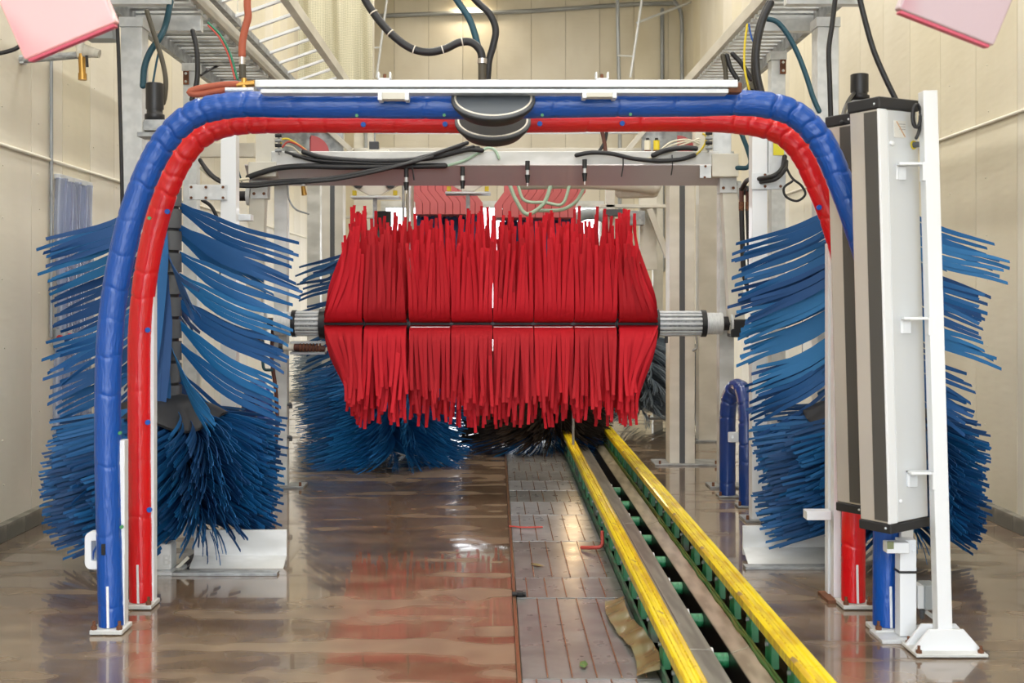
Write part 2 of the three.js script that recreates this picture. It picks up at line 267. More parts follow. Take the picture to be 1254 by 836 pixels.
// ---------------------------------------------------------------- conveyor
{
  const R = rng(31);
  const walk = thing('walkway_plates', 'wet grey steel plates with raised coppery ribs beside the conveyor', 'walkway', [0.4, 0, -8]);
  mesh('edge_strip', spanG(WET_L + 0.002, WET_L + 0.022, -0.1, 0.012, ZB, 2.6, 0.004), M.ridge, walk);
  const cuts = [-2.2, -3.1, -4.05, -4.93, -6.25, -6.7, -7.7, -8.62, -9.15, -9.7, -10.2, -10.75, -11.3, -11.9, -12.6, -13.4, -14.4, -15.5, -17, -19, -22.6];
  const ridgeMemo = {};
  for (let i = 0; i + 1 < cuts.length; i++) {
    const z0 = cuts[i], z1 = cuts[i + 1];
    mesh('plate', spanG(0.115, 0.71, -0.012, 0.006 + 0.003 * R(), z0 - 0.006, z1 + 0.006, 0.003), R() < 0.5 ? M.plate : M.plateB, walk);
    if (z1 < -13.5) continue;
    const shift = (i % 2) * 0.05 - 0.02;
    for (let k = 0; k < 5; k++) { const x = 0.195 + k * 0.107 + shift; if (x > 0.695) continue; const key = (z0 - z1).toFixed(3); ridgeMemo[key] ??= boxG(0.0065, 0.007, z0 - z1 - 0.03, 0, 0, 0, 0.002); const m = mesh('rib', ridgeMemo[key], M.ridge, walk); m.position.add(V(x, 0.011, (z0 + z1) / 2)); }
  }
  const rail = (name, label, x, w, side) => {
    const t = thing(name, label, 'rail', [x, 0, -8]);
    const top = 0.235, L0 = 1.4, L1 = -20;
    // a bar with two ribs along its top
    const s = new THREE.Shape(), h = w / 2;
    [[-h, -0.05], [h, -0.05], [h, -0.008], [h - 0.008, 0], [h * 0.42, 0], [h * 0.3, -0.006], [h * 0.1, -0.006], [-h * 0.1, 0], [-h * 0.45, 0], [-h * 0.55, -0.005], [-h * 0.8, -0.004], [-h, -0.012]].forEach(([a, b], i) => i ? s.lineTo(a, b) : s.moveTo(a, b));
    const lens = [1.4, -4.4, -7.3, -10.1, -14, -20];
    for (let i = 0; i + 1 < lens.length; i++) {
      const g = new THREE.ExtrudeGeometry(s, { depth: lens[i] - lens[i + 1] - 0.004, bevelEnabled: false }); g.translate(x, top, lens[i + 1]); metric(g);
      mesh('rail_bar', g, M.yellow, t);
    }
    const foot = side < 0 ? x + 0.0 : x;
    const post = new THREE.Shape(); [[-0.055, 0], [0.055, 0], [0.04, 0.15], [-0.04, 0.15]].forEach(([a, b], i) => i ? post.lineTo(a, b) : post.moveTo(a, b));
    const pg = new THREE.ExtrudeGeometry(post, { depth: 0.03, bevelEnabled: true, bevelSize: 0.003, bevelThickness: 0.003, bevelSegments: 1 }); pg.rotateY(Math.PI / 2); metric(pg);
    for (let z = -3.1, i = 0; z > -15; z -= 0.385, i++) {
      const p = mesh('post', pg, R() < 0.3 ? M.greenDirty : M.green, t); p.position.add(V(foot - 0.015, 0.04, z));
      if (z > -9) { const b = mesh('bolt', rodG(V(foot - 0.03, 0.13, z), V(foot - 0.018, 0.13, z), 0.01, 8), M.galvDark, t); }
    }
    return t;
  };
  const lr = rail('guide_rail', 'worn yellow guide rail next to the ribbed walkway plates', 0.745, 0.086, -1);
  mesh('side_strip', spanG(0.715, 0.73, -0.1, 0.05, -20, 1.4, 0.003), M.greenDirty, lr);
  const rr = rail('guide_rail', 'worn yellow guide rail on green posts, on the far right side of the chain slot', 1.215, 0.1, 1);
  mesh('flange', spanG(1.165, 1.175, -0.02, 0.085, -20, 1.4, 0.003), M.moss, rr);
  const deck = thing('conveyor_deck', 'wet steel slide plates either side of the dark chain slot', 'conveyor', [1, 0, -8]);
  for (const [z0, z1] of [[1.4, -5.2], [-5.21, -8.1], [-8.11, -11], [-11.01, -20]]) {
    mesh('slide_plate', spanG(0.80, 0.985, 0.035, 0.05, z0, z1, 0.003), M.slideSteel, deck);
    const g = spanG(0, 0.088, -0.006, 0.006, z0, z1, 0.003); g.rotateZ(0.35); g.translate(1.075, 0.028, 0); mesh('slide_plate', g, M.mossSteel, deck);
  }
  for (let k = 0; k < 5; k++) mesh('wear_strip', spanG(0.805 + k * 0.022, 0.817 + k * 0.022, 0.05, 0.056, -5.6, -9.4, 0.002), M.slideSteel, deck);
  mesh('slot_wall', merge([spanG(0.975, 0.985, -0.35, 0.036, 1.4, -20, 0), spanG(1.072, 1.08, -0.35, 0.03, 1.4, -20, 0)]), M.pit, deck);
  mesh('slot_floor', spanG(0.985, 1.072, -0.32, -0.3, 1.4, -20, 0), M.pit, deck);
  mesh('moss_line', hoseG(Array.from({ length: 28 }, (_, i) => V(1.168 + 0.006 * Math.sin(i * 2.1), 0.064 + 0.004 * Math.sin(i * 3.3), -3.6 - i * 0.17)), 0.014, 120, 6), M.moss, deck);
  for (let i = 0; i < 9; i++) {
    const z = -4.62 - i * 0.65, t = thing('chain_roller', i < 8 ? `green chain roller with a pale end cap, ${['nearest to the camera', 'second nearest', 'third nearest', 'fourth nearest', 'fifth nearest', 'sixth nearest', 'seventh nearest', 'eighth nearest'][i]} in the slot` : 'green chain roller farthest back in the slot', 'roller', [1.03, -0.05, z], 'rollers in the chain slot');
    mesh('roller', rodG(V(0.99, -0.02, z), V(1.07, -0.02, z), 0.035, 14), M.green, t);
    mesh('end_cap', rodG(V(0.986, 0, z + 0.01), V(0.998, 0, z + 0.01), 0.042, 14), M.galv, t);
    mesh('axle', rodG(V(0.98, -0.02, z), V(1.076, -0.02, z), 0.01, 8), M.galvDark, t);
  }
  // litter on the plates
  const film = new THREE.PlaneGeometry(0.1, 1.2, 8, 40); film.rotateX(-Math.PI / 2);
  { const p = film.attributes.position; for (let i = 0; i < p.count; i++) { const x = p.getX(i), z = p.getZ(i); p.setX(i, x + 0.03 * Math.sin(z * 5) - (z < -0.35 ? 0.05 * (-0.35 - z) : 0)); p.setY(i, 0.028 + 0.55 * Math.max(0, x + 0.05) ** 1.2 + 0.006 * Math.sin(z * 14 + x * 30) + 0.004 * Math.sin(z * 37)); } film.computeVertexNormals(); film.translate(0.65, 0, -5.5); }
  tag(mesh('plastic_sheet', film, M.film), 'crumpled olive plastic sheet lying against the left yellow rail', 'sheet');
  tag(mesh('rubber_scrap', merge([rodG(at(627, 728, 6.28).setY(0.022), at(644, 727, 6.28).setY(0.022), 0.014, 8), boxG(0.03, 0.02, 0.05, X(637, 6.28), 0.026, -6.28, 0.004)]), M.black), 'small black rubber scrap at the edge of the walkway plates', 'scrap');
  tag(mesh('red_strap', hoseG([V(0.56, 0.02, -7.45), V(0.62, 0.035, -7.38), V(0.68, 0.05, -7.36), V(0.69, 0.13, -7.4)], 0.012, 20, 6), M.wireRed), 'short red strap tied near the left yellow rail', 'strap');
  tag(mesh('red_string', hoseG([V(0.1, 0.018, -8.15), V(0.2, 0.02, -8.1), V(0.33, 0.018, -8.12)], 0.006, 20, 6), M.wireRed), 'thin red string lying across the walkway plates', 'string');
  const lr2 = rng(77);
  for (let i = 0; i < 2; i++) { const x = 0.2 + lr2() * 0.45, z = -5.0 - lr2() * 2.4, s = 0.02 + lr2() * 0.02; const g = new THREE.ConeGeometry(s, 0.008, 5).toNonIndexed(); g.scale(1.6, 1, 0.6); g.rotateY(lr2() * 3); g.translate(x, 0.022, z); tag(mesh('leaf_scrap', g, i % 2 ? M.film : M.moss), i ? 'tiny olive scrap of leaf on the wet walkway plates' : 'tiny green scrap of leaf on the wet walkway plates', 'litter'); }
}
// ---------------------------------------------------------------- the two padded arches
function padTube(pts, radius, seed, creaseGap, n = 1700, rad = 28) { // quilted tube: every so often a stitched pinch, closer where it bends
  const c = new THREE.CatmullRomCurve3(pts, false, 'centripetal'); c.arcLengthDivisions = 900;
  const L = c.getLength(), fr = c.computeFrenetFrames(n, false), r = rng(seed), creases = [];
  for (let s = 0.1; s < L - 0.05;) {
    const t0 = c.getTangentAt(Math.max(0, (s - 0.12) / L)), t1 = c.getTangentAt(Math.min(1, (s + 0.12) / L)), bend = t0.angleTo(t1);
    creases.push([s, 0.5 + 0.7 * r(), r() * 6.28, Math.min(1, bend * 2.2)]);
    s += creaseGap * (bend > 0.12 ? 0.36 : bend > 0.03 ? 0.6 : 1.2) * (0.8 + 0.4 * r());
  }
  const pos = [], uv = [], idx = [];
  for (let i = 0; i <= n; i++) {
    const u = i / n, s = u * L, p = c.getPointAt(u), N = fr.normals[i], B = fr.binormals[i];
    for (let j = 0; j <= rad; j++) {
      const a = j / rad * Math.PI * 2; let k = 1 + 0.012 * Math.sin(s * 17 + 2 * Math.sin(a + s)) * Math.sin(a * 2 + s * 5);
      for (const [sc, dep, ph, bend] of creases) { const d = (s - sc + 0.009 * Math.sin(a * 3 + ph)) / 0.0085; if (Math.abs(d) < 6) k -= (0.06 + 0.085 * bend) * dep * (0.65 + 0.35 * Math.cos(a + ph)) * Math.exp(-d * d) - 0.03 * bend * Math.exp(-((Math.abs(d) - 3) ** 2) / 3); }
      const R = radius * k, q = p.clone().addScaledVector(N, Math.cos(a) * R).addScaledVector(B, Math.sin(a) * R);
      pos.push(q.x, q.y, q.z); uv.push(s * 1.1, a * radius * 2.2);
    }
  }
  for (let i = 0; i < n; i++) for (let j = 0; j < rad; j++) { const a = i * (rad + 1) + j, b = a + rad + 1; idx.push(a, a + 1, b, b, a + 1, b + 1); }
  const g = new THREE.BufferGeometry(); g.setAttribute('position', new THREE.Float32BufferAttribute(pos, 3)); g.setAttribute('uv', new THREE.Float32BufferAttribute(uv, 2)); g.setIndex(idx); g.computeVertexNormals();
  return { g, c };
}
const ZBLUE = 5.67, ZRED = 6.12;
function arch(name, label, depth, px, radius, mat, seed, snapColor) {
  const pts = px.map(([a, b]) => at(a, b, depth)); pts[0].y = 0.03; pts[pts.length - 1].y = 0.03;
  const t = thing(name, label, 'arch', [0, 0, -depth]);
  const { g, c } = padTube(pts, radius, seed, 0.28);
  mesh('padded_cover', g, mat, t);
  for (const end of [pts[0], pts[pts.length - 1]]) {
    mesh('foot_plate', boxG(0.16, 0.022, 0.16, end.x, 0.016, -depth + 0.01, 0.004), M.whiteWorn, t);
    for (const [dx, dz] of [[-0.062, 0.075], [0.062, 0.075]]) { const b = mesh('anchor_bolt', merge([new THREE.CylinderGeometry(0.015, 0.015, 0.018, 6).translate(end.x + dx, 0.036, -depth + dz), rodG(V(end.x + dx, 0.04, -depth + dz), V(end.x + dx, 0.068, -depth + dz), 0.008, 8)]), M.rust, t); }
    mesh('zip_seam', barG(V(end.x + 0.004, 0.03, -depth + radius + 0.002), V(end.x, 0.235, -depth + radius + 0.002), 0.012, 0.006, 0.001), M.white, t);
  }
  return { t, c };
}
const blueArch = arch('padded_arch', 'large padded blue arch standing nearest the camera', ZBLUE,
  [[137, 772], [134, 650], [132, 540], [133, 440], [139, 370], [150, 308], [165, 252], [184, 204], [208, 165], [240, 139], [282, 129], [360, 128.5], [480, 129.5], [600, 130], [720, 128], [840, 127], [900, 126], [938, 128.5], [968, 137], [988, 151], [1003, 169], [1015, 190], [1026, 215], [1036, 240], [1047, 270], [1063, 322], [1074, 400], [1081, 500], [1085, 620], [1085, 765]], 0.064, M.vinylBlue, 11);
const redArch = arch('padded_arch', 'padded red arch standing just behind the blue one', ZRED,
  [[173, 742], [172, 620], [171, 500], [172, 400], [178, 340], [190, 280], [206, 228], [224, 192], [246, 167], [278, 153], [340, 149], [480, 148.5], [600, 148.5], [720, 147.5], [840, 147], [895, 149], [934, 154.5], [957, 163], [974, 177], [986, 194], [998, 219], [1012, 251], [1023, 282], [1032, 314], [1039, 365], [1043, 450], [1045, 600], [1045, 737]], 0.0625, M.vinylRed, 23);
{ // snap buttons on the red cover, green stitches on its upper seam
  const snap = (px, py, depth, mat, t, name, rad = 0.014) => { const p = at(px, py, depth); const g = new THREE.CylinderGeometry(rad, rad, 0.012, 10); g.rotateX(Math.PI / 2); g.translate(p.x, p.y, p.z); mesh(name, g, mat, t); };
  for (const [x, y] of [[445, 152.5], [545, 152], [661, 151.5], [762, 151], [205, 259], [181, 404], [181, 517], [183, 624]]) snap(x, y, ZRED - 0.063, M.snapBlue, redArch.t, 'snap_button');
  for (const [x, y] of [[437, 141.5], [544, 141], [664, 141], [772, 140]]) snap(x, y, ZBLUE - 0.06, M.snapGreen, blueArch.t, 'green_tie', 0.008);
  for (const [x, y] of [[183, 267], [147, 530], [149, 645]]) snap(x, y, ZBLUE - 0.045, M.snapGreen, blueArch.t, 'green_tie', 0.009);
  snap(1003, 254, ZRED - 0.06, M.snapBlue, redArch.t, 'snap_button');
  mesh('worn_patch', boxG(0.02, 0.055, 0.006, X(126, 5.6), Y(673, 5.6), -5.605, 0.002), M.black, blueArch.t);
  // white steel uprights inside the pads
  const up = (px0, px1, y0, y1, depth, t) => { const a = at((px0 + px1) / 2, y0, depth), w = (px1 - px0) * depth / FOCAL; mesh('upright', spanG(a.x - w / 2, a.x + w / 2, y1 == null ? 0.02 : Y(y1, depth), a.y, -depth - 0.03, -depth + 0.03, 0.003), M.white, t); };
  up(148, 155, 538, null, ZBLUE + 0.02, blueArch.t); up(184, 190.5, 330, null, ZRED + 0.02, redArch.t);
  up(1012, 1017.5, 298, null, ZRED + 0.2, redArch.t); up(1019, 1028, 330, null, ZRED + 0.12, redArch.t);
  mesh('upright_foot', spanG(X(1005, 6.3), X(1030, 6.3), 0, 0.02, -6.36, -6.16, 0.003), M.rust, redArch.t);
  mesh('side_bracket', spanG(X(987, 6.2), X(1017, 6.2), Y(636, 6.2), Y(625, 6.2), -6.26, -6.18, 0.004), M.white, redArch.t);
}
mesh('cabinet_bracket', barG(V(1.86, 1.2, -6.2), V(1.9, 1.2, -5.86), 0.03, 0.05), M.white, redArch.t);
mesh('cabinet_bracket', barG(V(1.95, 1.2, -5.67), V(1.94, 1.2, -5.46), 0.03, 0.05), M.white, blueArch.t);
{ // rounded white loop handle beside the blue leg
  const d = 5.72, p = (a, b) => at(a, b, d), s = new THREE.Shape(), hole = new THREE.Path();
  const rr = (q, x0, y0, x1, y1, r) => { q.moveTo(x0 + r, y0); q.lineTo(x1 - r, y0); q.quadraticCurveTo(x1, y0, x1, y0 + r); q.lineTo(x1, y1 - r); q.quadraticCurveTo(x1, y1, x1 - r, y1); q.lineTo(x0 + r, y1); q.quadraticCurveTo(x0, y1, x0, y1 - r); q.lineTo(x0, y0 + r); q.quadraticCurveTo(x0, y0, x0 + r, y0); };
  const a = p(106.5, 695), b = p(134, 651); rr(s, a.x, a.y, b.x, b.y, 0.035); rr(hole, a.x + 0.026, a.y + 0.036, b.x - 0.02, b.y - 0.036, 0.012); s.holes.push(hole);
  const g = new THREE.ExtrudeGeometry(s, { depth: 0.05, bevelEnabled: true, bevelSize: 0.004, bevelThickness: 0.004, bevelSegments: 2, curveSegments: 8 }); g.translate(0, 0, -d - 0.03);
  const t = thing('photo_eye_bracket', 'white rounded loop bracket on the outside of the left blue leg', 'bracket', [a.x, 0, -d]);
  mesh('loop', g, M.white, t); mesh('back_plate', spanG(a.x + 0.03, b.x - 0.01, a.y + 0.04, b.y - 0.04, -d - 0.05, -d - 0.035, 0.002), M.galv, t);
  mesh('lens_wire', hoseG([p(113, 690), p(115, 675), p(122, 664)], 0.005, 12, 6), M.wireBlue, t); t.position.y = 0;
  mesh('post', spanG(X(130, d), X(134, d), 0, b.y, -d - 0.04, -d - 0.01, 0.003), M.white, t);
}
{ // channel on top of the arches
  const t = thing('top_channel', 'long pale galvanised channel lying over the blue arch', 'beam', [0, 2.6, -5.45]), d = 5.5;
  const y1 = Y(97.5, d), y0 = Y(113.5, d), ym = Y(107.3, d);
  mesh('upper_flange', spanG(X(312, d), X(904, d), ym + 0.003, y1, -d - 0.10, -d, 0.004), M.galv, t);
  mesh('lower_flange', spanG(X(318, d), X(893, d), y0, ym - 0.002, -d - 0.1, -d - 0.012, 0.004), M.galv, t);
  mesh('rusty_end', spanG(X(893, d), X(910, d), y0 + 0.006, y1 - 0.008, -d - 0.095, -d - 0.02, 0.006), M.rust, t);
  for (const [px, s] of [[470, 1], [738, 1]]) {
    const c = X(px, d), b = mesh('clamp', merge([spanG(c - 0.032, c + 0.032, y1, y1 + 0.012, -d - 0.07, -d - 0.02, 0.002), spanG(c - 0.032, c - 0.024, y1, y1 + 0.042, -d - 0.07, -d - 0.02, 0.002), spanG(c + 0.024, c + 0.032, y1, y1 + 0.042, -d - 0.07, -d - 0.02, 0.002)]), M.white, t);
    mesh('bolt', rodG(V(c, y1 + 0.01, -d - 0.045), V(c, y1 + 0.035, -d - 0.045), 0.008, 8), M.rust, b);
  }
  for (const [a, b] of [[463, 501], [713, 755]]) {
    const x0 = X(a, d), x1 = X(b, d), yb = Y(123, d) + (a > 700 ? 0.01 : 0);
    const k = mesh('strap', spanG(x0, x0 + 0.02, yb, y0, -d - 0.07, -d + 0.012, 0.002), M.white, t); mesh('strap', spanG(x1 - 0.02, x1, yb, y0, -d - 0.07, -d + 0.012, 0.002), M.white, t);
    mesh('strap_block', spanG(x0 + 0.02, x1 - 0.02, yb + 0.006, y0, -d - 0.06, -d + 0.006, 0.002), M.cream, k);
  }
}
{ // two black round pads in the middle of the arches
  const pad = (px, py, depth, r, label) => {
    const c = at(px, py, depth), t = thing('round_pad', label, 'pad', [c.x, c.y, c.z]), q = new THREE.Quaternion().setFromUnitVectors(V(0, 1, 0), V(0, Math.sin(0.93), Math.cos(0.93)));
    const put = (g) => { g.applyQuaternion(q); g.translate(c.x, c.y, c.z); return g; };
    mesh('dish', put(new THREE.LatheGeometry([[0, -0.075], [r * 0.66, -0.075], [r * 0.8, -0.06], [r * 0.97, -0.018], [r, -0.004], [r * 0.995, 0.004], [r * 0.9, 0.006], [0.0, 0.006]].map(([a, b]) => new THREE.Vector2(a, b)), 56)), M.rubber, t);
    mesh('rim', put(new THREE.LatheGeometry([[r * 0.9, 0.0065], [r * 0.93, 0.012], [r * 0.98, 0.012], [r * 1.0, 0.004]].map(([a, b]) => new THREE.Vector2(a, b)), 56)), M.rubberGrey, t);
    mesh('white_ring', put(new THREE.TorusGeometry(r * 0.905, 0.0055, 6, 72).rotateX(Math.PI / 2).translate(0, 0.011, 0)), M.ring, t);
    mesh('face', put(new THREE.CylinderGeometry(r * 0.88, r * 0.88, 0.006, 48).translate(0, 0.009, 0)), depth < 5.8 ? M.padDisc : M.padBlack, t);
  };
  pad(604, 122, 5.58, 0.205, 'upper round black pad with a white ring on the blue arch');
  pad(603.5, 149, 6.0, 0.2, 'lower round black pad with a white ring on the red arch');
}
// ---------------------------------------------------------------- cabinets in front of the right legs
function cabinet(label, cx, cz, w, d) { // turned so that one upright edge faces the camera; built round that edge
  const yb = 0.60, yt = 2.53, t = thing('metal_cabinet', label, 'cabinet', [cx, yb, cz]);
  t.rotation.set(0, 0.575, -0.0); t.rotation.order = 'ZYX'; t.rotation.z = 0.027;
  const B = (x0, x1, y0, y1, z0, z1, bv) => spanG(cx + x0, cx + x1, y0, y1, cz + z0, cz + z1, bv);
  mesh('body', B(0, w, yb, yt, -d, 0, 0.006), M.aluminium, t);
  mesh('dark_side_panel', B(-0.004, 0.01, yb + 0.01, yt - 0.01, -d * 0.5, -0.006, 0.002), M.darkPanel, t);
  mesh('corner_trim', B(-0.004, 0.052, yb, yt, -0.012, 0.004, 0.004), M.white, t);
  const fp = mesh('front_panel', B(0.054, w, yb + 0.004, yt - 0.004, -0.01, 0.003, 0.003), M.aluFront, t);
  mesh('top_band', B(-0.008, w + 0.008, yt, yt + 0.055, -d - 0.008, 0.01, 0.008), M.rubber, t);
  mesh('bottom_band', B(-0.006, w + 0.006, yb - 0.045, yb, -d - 0.006, 0.008, 0.006), M.rubber, t);
  for (const y of [yt + 0.022, yb - 0.02]) mesh('band_screw', new THREE.SphereGeometry(0.006, 8, 6).translate(cx - 0.007, y, cz - 0.02), M.galv, t);
  return { t, fp, B, cx, cz };
}
const cab = cabinet('tall pale aluminium cabinet before the right blue leg, nearest the camera', X(1090, 5.3), -5.3, 0.275, 0.17);
cabinet('narrower tall aluminium cabinet before the right red leg, behind the front cabinet', X(1057, 5.76), -5.76, 0.16, 0.165);
{
  const { B, fp, t, cx, cz } = cab;
  mesh('sticker', B(0.10, 0.185, 2.40, 2.48, 0.002, 0.0045, 0), std('#d9d8d2', 0.5), fp);
  mesh('sticker_stroke', barG(V(cx + 0.115, 2.475, cz + 0.0055), V(cx + 0.175, 2.405, cz + 0.0055), 0.008, 0.002, 0), std('#c9a27c', 0.5), fp);
  mesh('sticker_lines', merge([0, 1, 2].map((i) => B(0.135, 0.18, 2.462 - i * 0.012, 2.466 - i * 0.012, 0.0045, 0.0055, 0))), std('#a9a8a4', 0.6), fp);
  mesh('cable_gland', rodG(V(cx + 0.235, 2.37, cz), V(cx + 0.25, 2.37, cz + 0.06), 0.014, 10), M.rubberGrey, t);
  mesh('gland_ring', new THREE.TorusGeometry(0.018, 0.004, 6, 16).translate(cx + 0.235, 2.37, cz + 0.008), M.wireYellow, t);
  mesh('knob', new THREE.SphereGeometry(0.012, 10, 8).scale(1.4, 1, 0.6).translate(cx + 0.08, 2.37, cz + 0.006), M.white, t);
  mesh('knob', new THREE.SphereGeometry(0.01, 10, 8).scale(1.2, 1, 0.6).translate(cx + 0.075, 0.7, cz + 0.006), M.white, t);
}
{ // cable coil hanging on the white post
  const pts = []; for (let i = 0; i < 34; i++) { const a = i / 34 * Math.PI * 6; pts.push(at(1122 + 5 * Math.cos(a) + i * 0.05, 142 + 14 * Math.sin(a), 5.34 - 0.02 * Math.sin(a * 0.5) + 0.001 * i)); }
  pts.push(at(1125, 162, 5.34), at(1122, 169, 5.34));
  tag(mesh('cable_coil', hoseG(pts, 0.008, 150, 6), M.hoseBlack), 'small coil of black cable between front cabinet and white post', 'cable');
}
{ // white post nearest the camera on the right
  const d = 5.34, b = V(X(1155, d), 0.02, -d + 0.0), top = V(X(1136, d), Y(112, d), -d);
  const t = thing('white_post', 'slim white square post on a flared foot at the far right', 'post', [b.x, 0, b.z]);
  mesh('shaft', barG(V(b.x, 0.02, b.z), top, 0.068, 0.068, 0.004), M.white, t);
  mesh('foot_plate', boxG(0.33, 0.014, 0.2, b.x, 0.012, b.z + 0.01, 0.003), M.whiteWorn, t);
  const s = new THREE.Shape(); [[-0.16, 0], [0.16, 0], [0.075, 0.095], [-0.085, 0.095]].forEach(([x, y], i) => i ? s.lineTo(x, y) : s.moveTo(x, y));
  mesh('gusset', new THREE.ExtrudeGeometry(s, { depth: 0.012, bevelEnabled: true, bevelSize: 0.002, bevelThickness: 0.002, bevelSegments: 1 }).translate(b.x, 0.019, b.z + 0.038), M.white, t);
  mesh('gusset', new THREE.ExtrudeGeometry(s, { depth: 0.012, bevelEnabled: true, bevelSize: 0.002, bevelThickness: 0.002, bevelSegments: 1 }).translate(b.x, 0.019, b.z - 0.05), M.white, t);
  for (const [dx, dz] of [[-0.145, 0.085], [0.14, 0.085], [-0.14, -0.06], [0.14, -0.06]]) mesh('anchor_bolt', merge([new THREE.CylinderGeometry(0.014, 0.014, 0.014, 6).translate(b.x + dx, 0.025, b.z + dz), rodG(V(b.x + dx, 0.03, b.z + dz), V(b.x + dx, 0.052, b.z + dz), 0.007, 8)]), M.rust, t);
  for (const [x0, x1, y, h] of [[1097, 1131, 200, 20], [1103, 1138, 388, 20], [1111, 1143, 576, 20]]) {
    const p0 = at(x0, y, 5.36), p1 = at(x1, y, 5.33);
    const k = mesh('angle_bracket', merge([spanG(p0.x, p1.x, p0.y - 0.012, p0.y, -5.38, -5.31, 0.002), spanG(p0.x, p0.x + 0.012, Y(y + h, 5.36), p0.y, -5.372, -5.355, 0.002), spanG(p1.x - 0.014, p1.x, Y(y + 22, 5.33), p0.y, -5.345, -5.30, 0.002)]), M.white, t);
    mesh('bracket_plate', spanG(p0.x + 0.014, p0.x + 0.05, Y(y + h, 5.36), p0.y - 0.014, -5.38, -5.362, 0.001), M.galv, k);
  }
}
{ // short white stand beside the blue leg
  const d = 5.5, t = thing('sensor_stand', 'short white stand with a square arm beside the right blue leg', 'stand', [X(1110, d), 0, -d]);
  mesh('post', spanG(X(1102, d), X(1122.5, d), 0.02, Y(661, d), -d - 0.07, -d, 0.004), M.white, t);
  mesh('rear_post', spanG(X(1101.5, d + 0.12), X(1117, d + 0.12), 0.02, Y(645, d + 0.12), -d - 0.16, -d - 0.1, 0.004), M.whiteWorn, t);
  const arm = mesh('arm', spanG(X(1084.5, d - 0.04), X(1112, d - 0.04), Y(674, d), Y(661, d), -d - 0.0, -d + 0.06, 0.003), M.white, t);
  mesh('arm_opening', spanG(X(1086.5, d - 0.06), X(1094.5, d - 0.06), Y(672, d - 0.06), Y(663, d - 0.06), -d + 0.055, -d + 0.063, 0.001), std('#7d8460', 0.6), arm);
  mesh('black_strap', spanG(X(1102, d) - 0.003, X(1122.5, d) + 0.003, Y(702, d), Y(699, d), -d - 0.073, -d + 0.003, 0.001), M.rubber, t);
  mesh('foot_plate', spanG(X(1076, d), X(1130, d), 0, 0.018, -d - 0.14, -d + 0.05, 0.003), M.galv, t);
  for (const y of [667, 675]) mesh('bolt', rodG(at(1119, y, d), at(1119, y, d - 0.012), 0.006, 8), M.galv, t);
  const b = thing('junction_box', 'small grey junction box mounted between short stand and white post', 'box', [X(1134, 5.6), Y(745, 5.6), -5.6]);
  mesh('case', spanG(X(1130, 5.6), X(1147, 5.6), Y(745, 5.6), Y(715, 5.6), -5.68, -5.57, 0.005), M.greyBox, b);
  mesh('lid', spanG(X(1122, 5.6), X(1130, 5.6), Y(744, 5.6), Y(716, 5.6), -5.67, -5.58, 0.003), M.white, b);
  mesh('cable_gland', rodG(at(1129, 746, 5.6), at(1129, 757, 5.6), 0.014, 10, 0.012), M.rubberGrey, b);
  mesh('bracket', merge([barG(at(1133, 748, 5.62), at(1146, 758, 5.62), 0.012, 0.02), spanG(X(1123, 5.65), X(1147, 5.65), 0, 0.016, -5.72, -5.6, 0.002)]), M.galv, b);
}
// ---------------------------------------------------------------- brushes
function ribbonsToGeo(ribs) { // each ribbon: centres, width directions, widths; a thin band with two faces and two edges
  const pos = [], idx = [];
  for (const { c, w, hw, th } of ribs) {
    const n = c.length, T = [], U = [];
    for (let i = 0; i < n; i++) {
      const t = c[Math.min(n - 1, i + 1)].clone().sub(c[Math.max(0, i - 1)]).normalize(), u = new THREE.Vector3().crossVectors(t, w[i]).normalize();
      T.push(w[i]); U.push(u);
    }
    const corner = (i, a, b) => c[i].clone().addScaledVector(T[i], a * hw[i]).addScaledVector(U[i], b * th);
    for (const [[a0, b0], [a1, b1]] of [[[-1, 1], [1, 1]], [[1, -1], [-1, -1]], [[1, 1], [1, -1]], [[-1, -1], [-1, 1]]]) {
      const base = pos.length / 3;
      for (let i = 0; i < n; i++) { const p = corner(i, a0, b0), q = corner(i, a1, b1); pos.push(p.x, p.y, p.z, q.x, q.y, q.z); }
      for (let i = 0; i + 1 < n; i++) { const k = base + 2 * i; idx.push(k, k + 2, k + 1, k + 1, k + 2, k + 3); }
    }
    const base = pos.length / 3; for (const [a, b] of [[-1, 1], [1, 1], [1, -1], [-1, -1]]) { const p = corner(n - 1, a, b); pos.push(p.x, p.y, p.z); } idx.push(base, base + 1, base + 2, base, base + 2, base + 3);
  }
  const g = new THREE.BufferGeometry(); g.setAttribute('position', new THREE.Float32BufferAttribute(pos, 3)); g.setIndex(idx); g.computeVertexNormals(); return g;
}
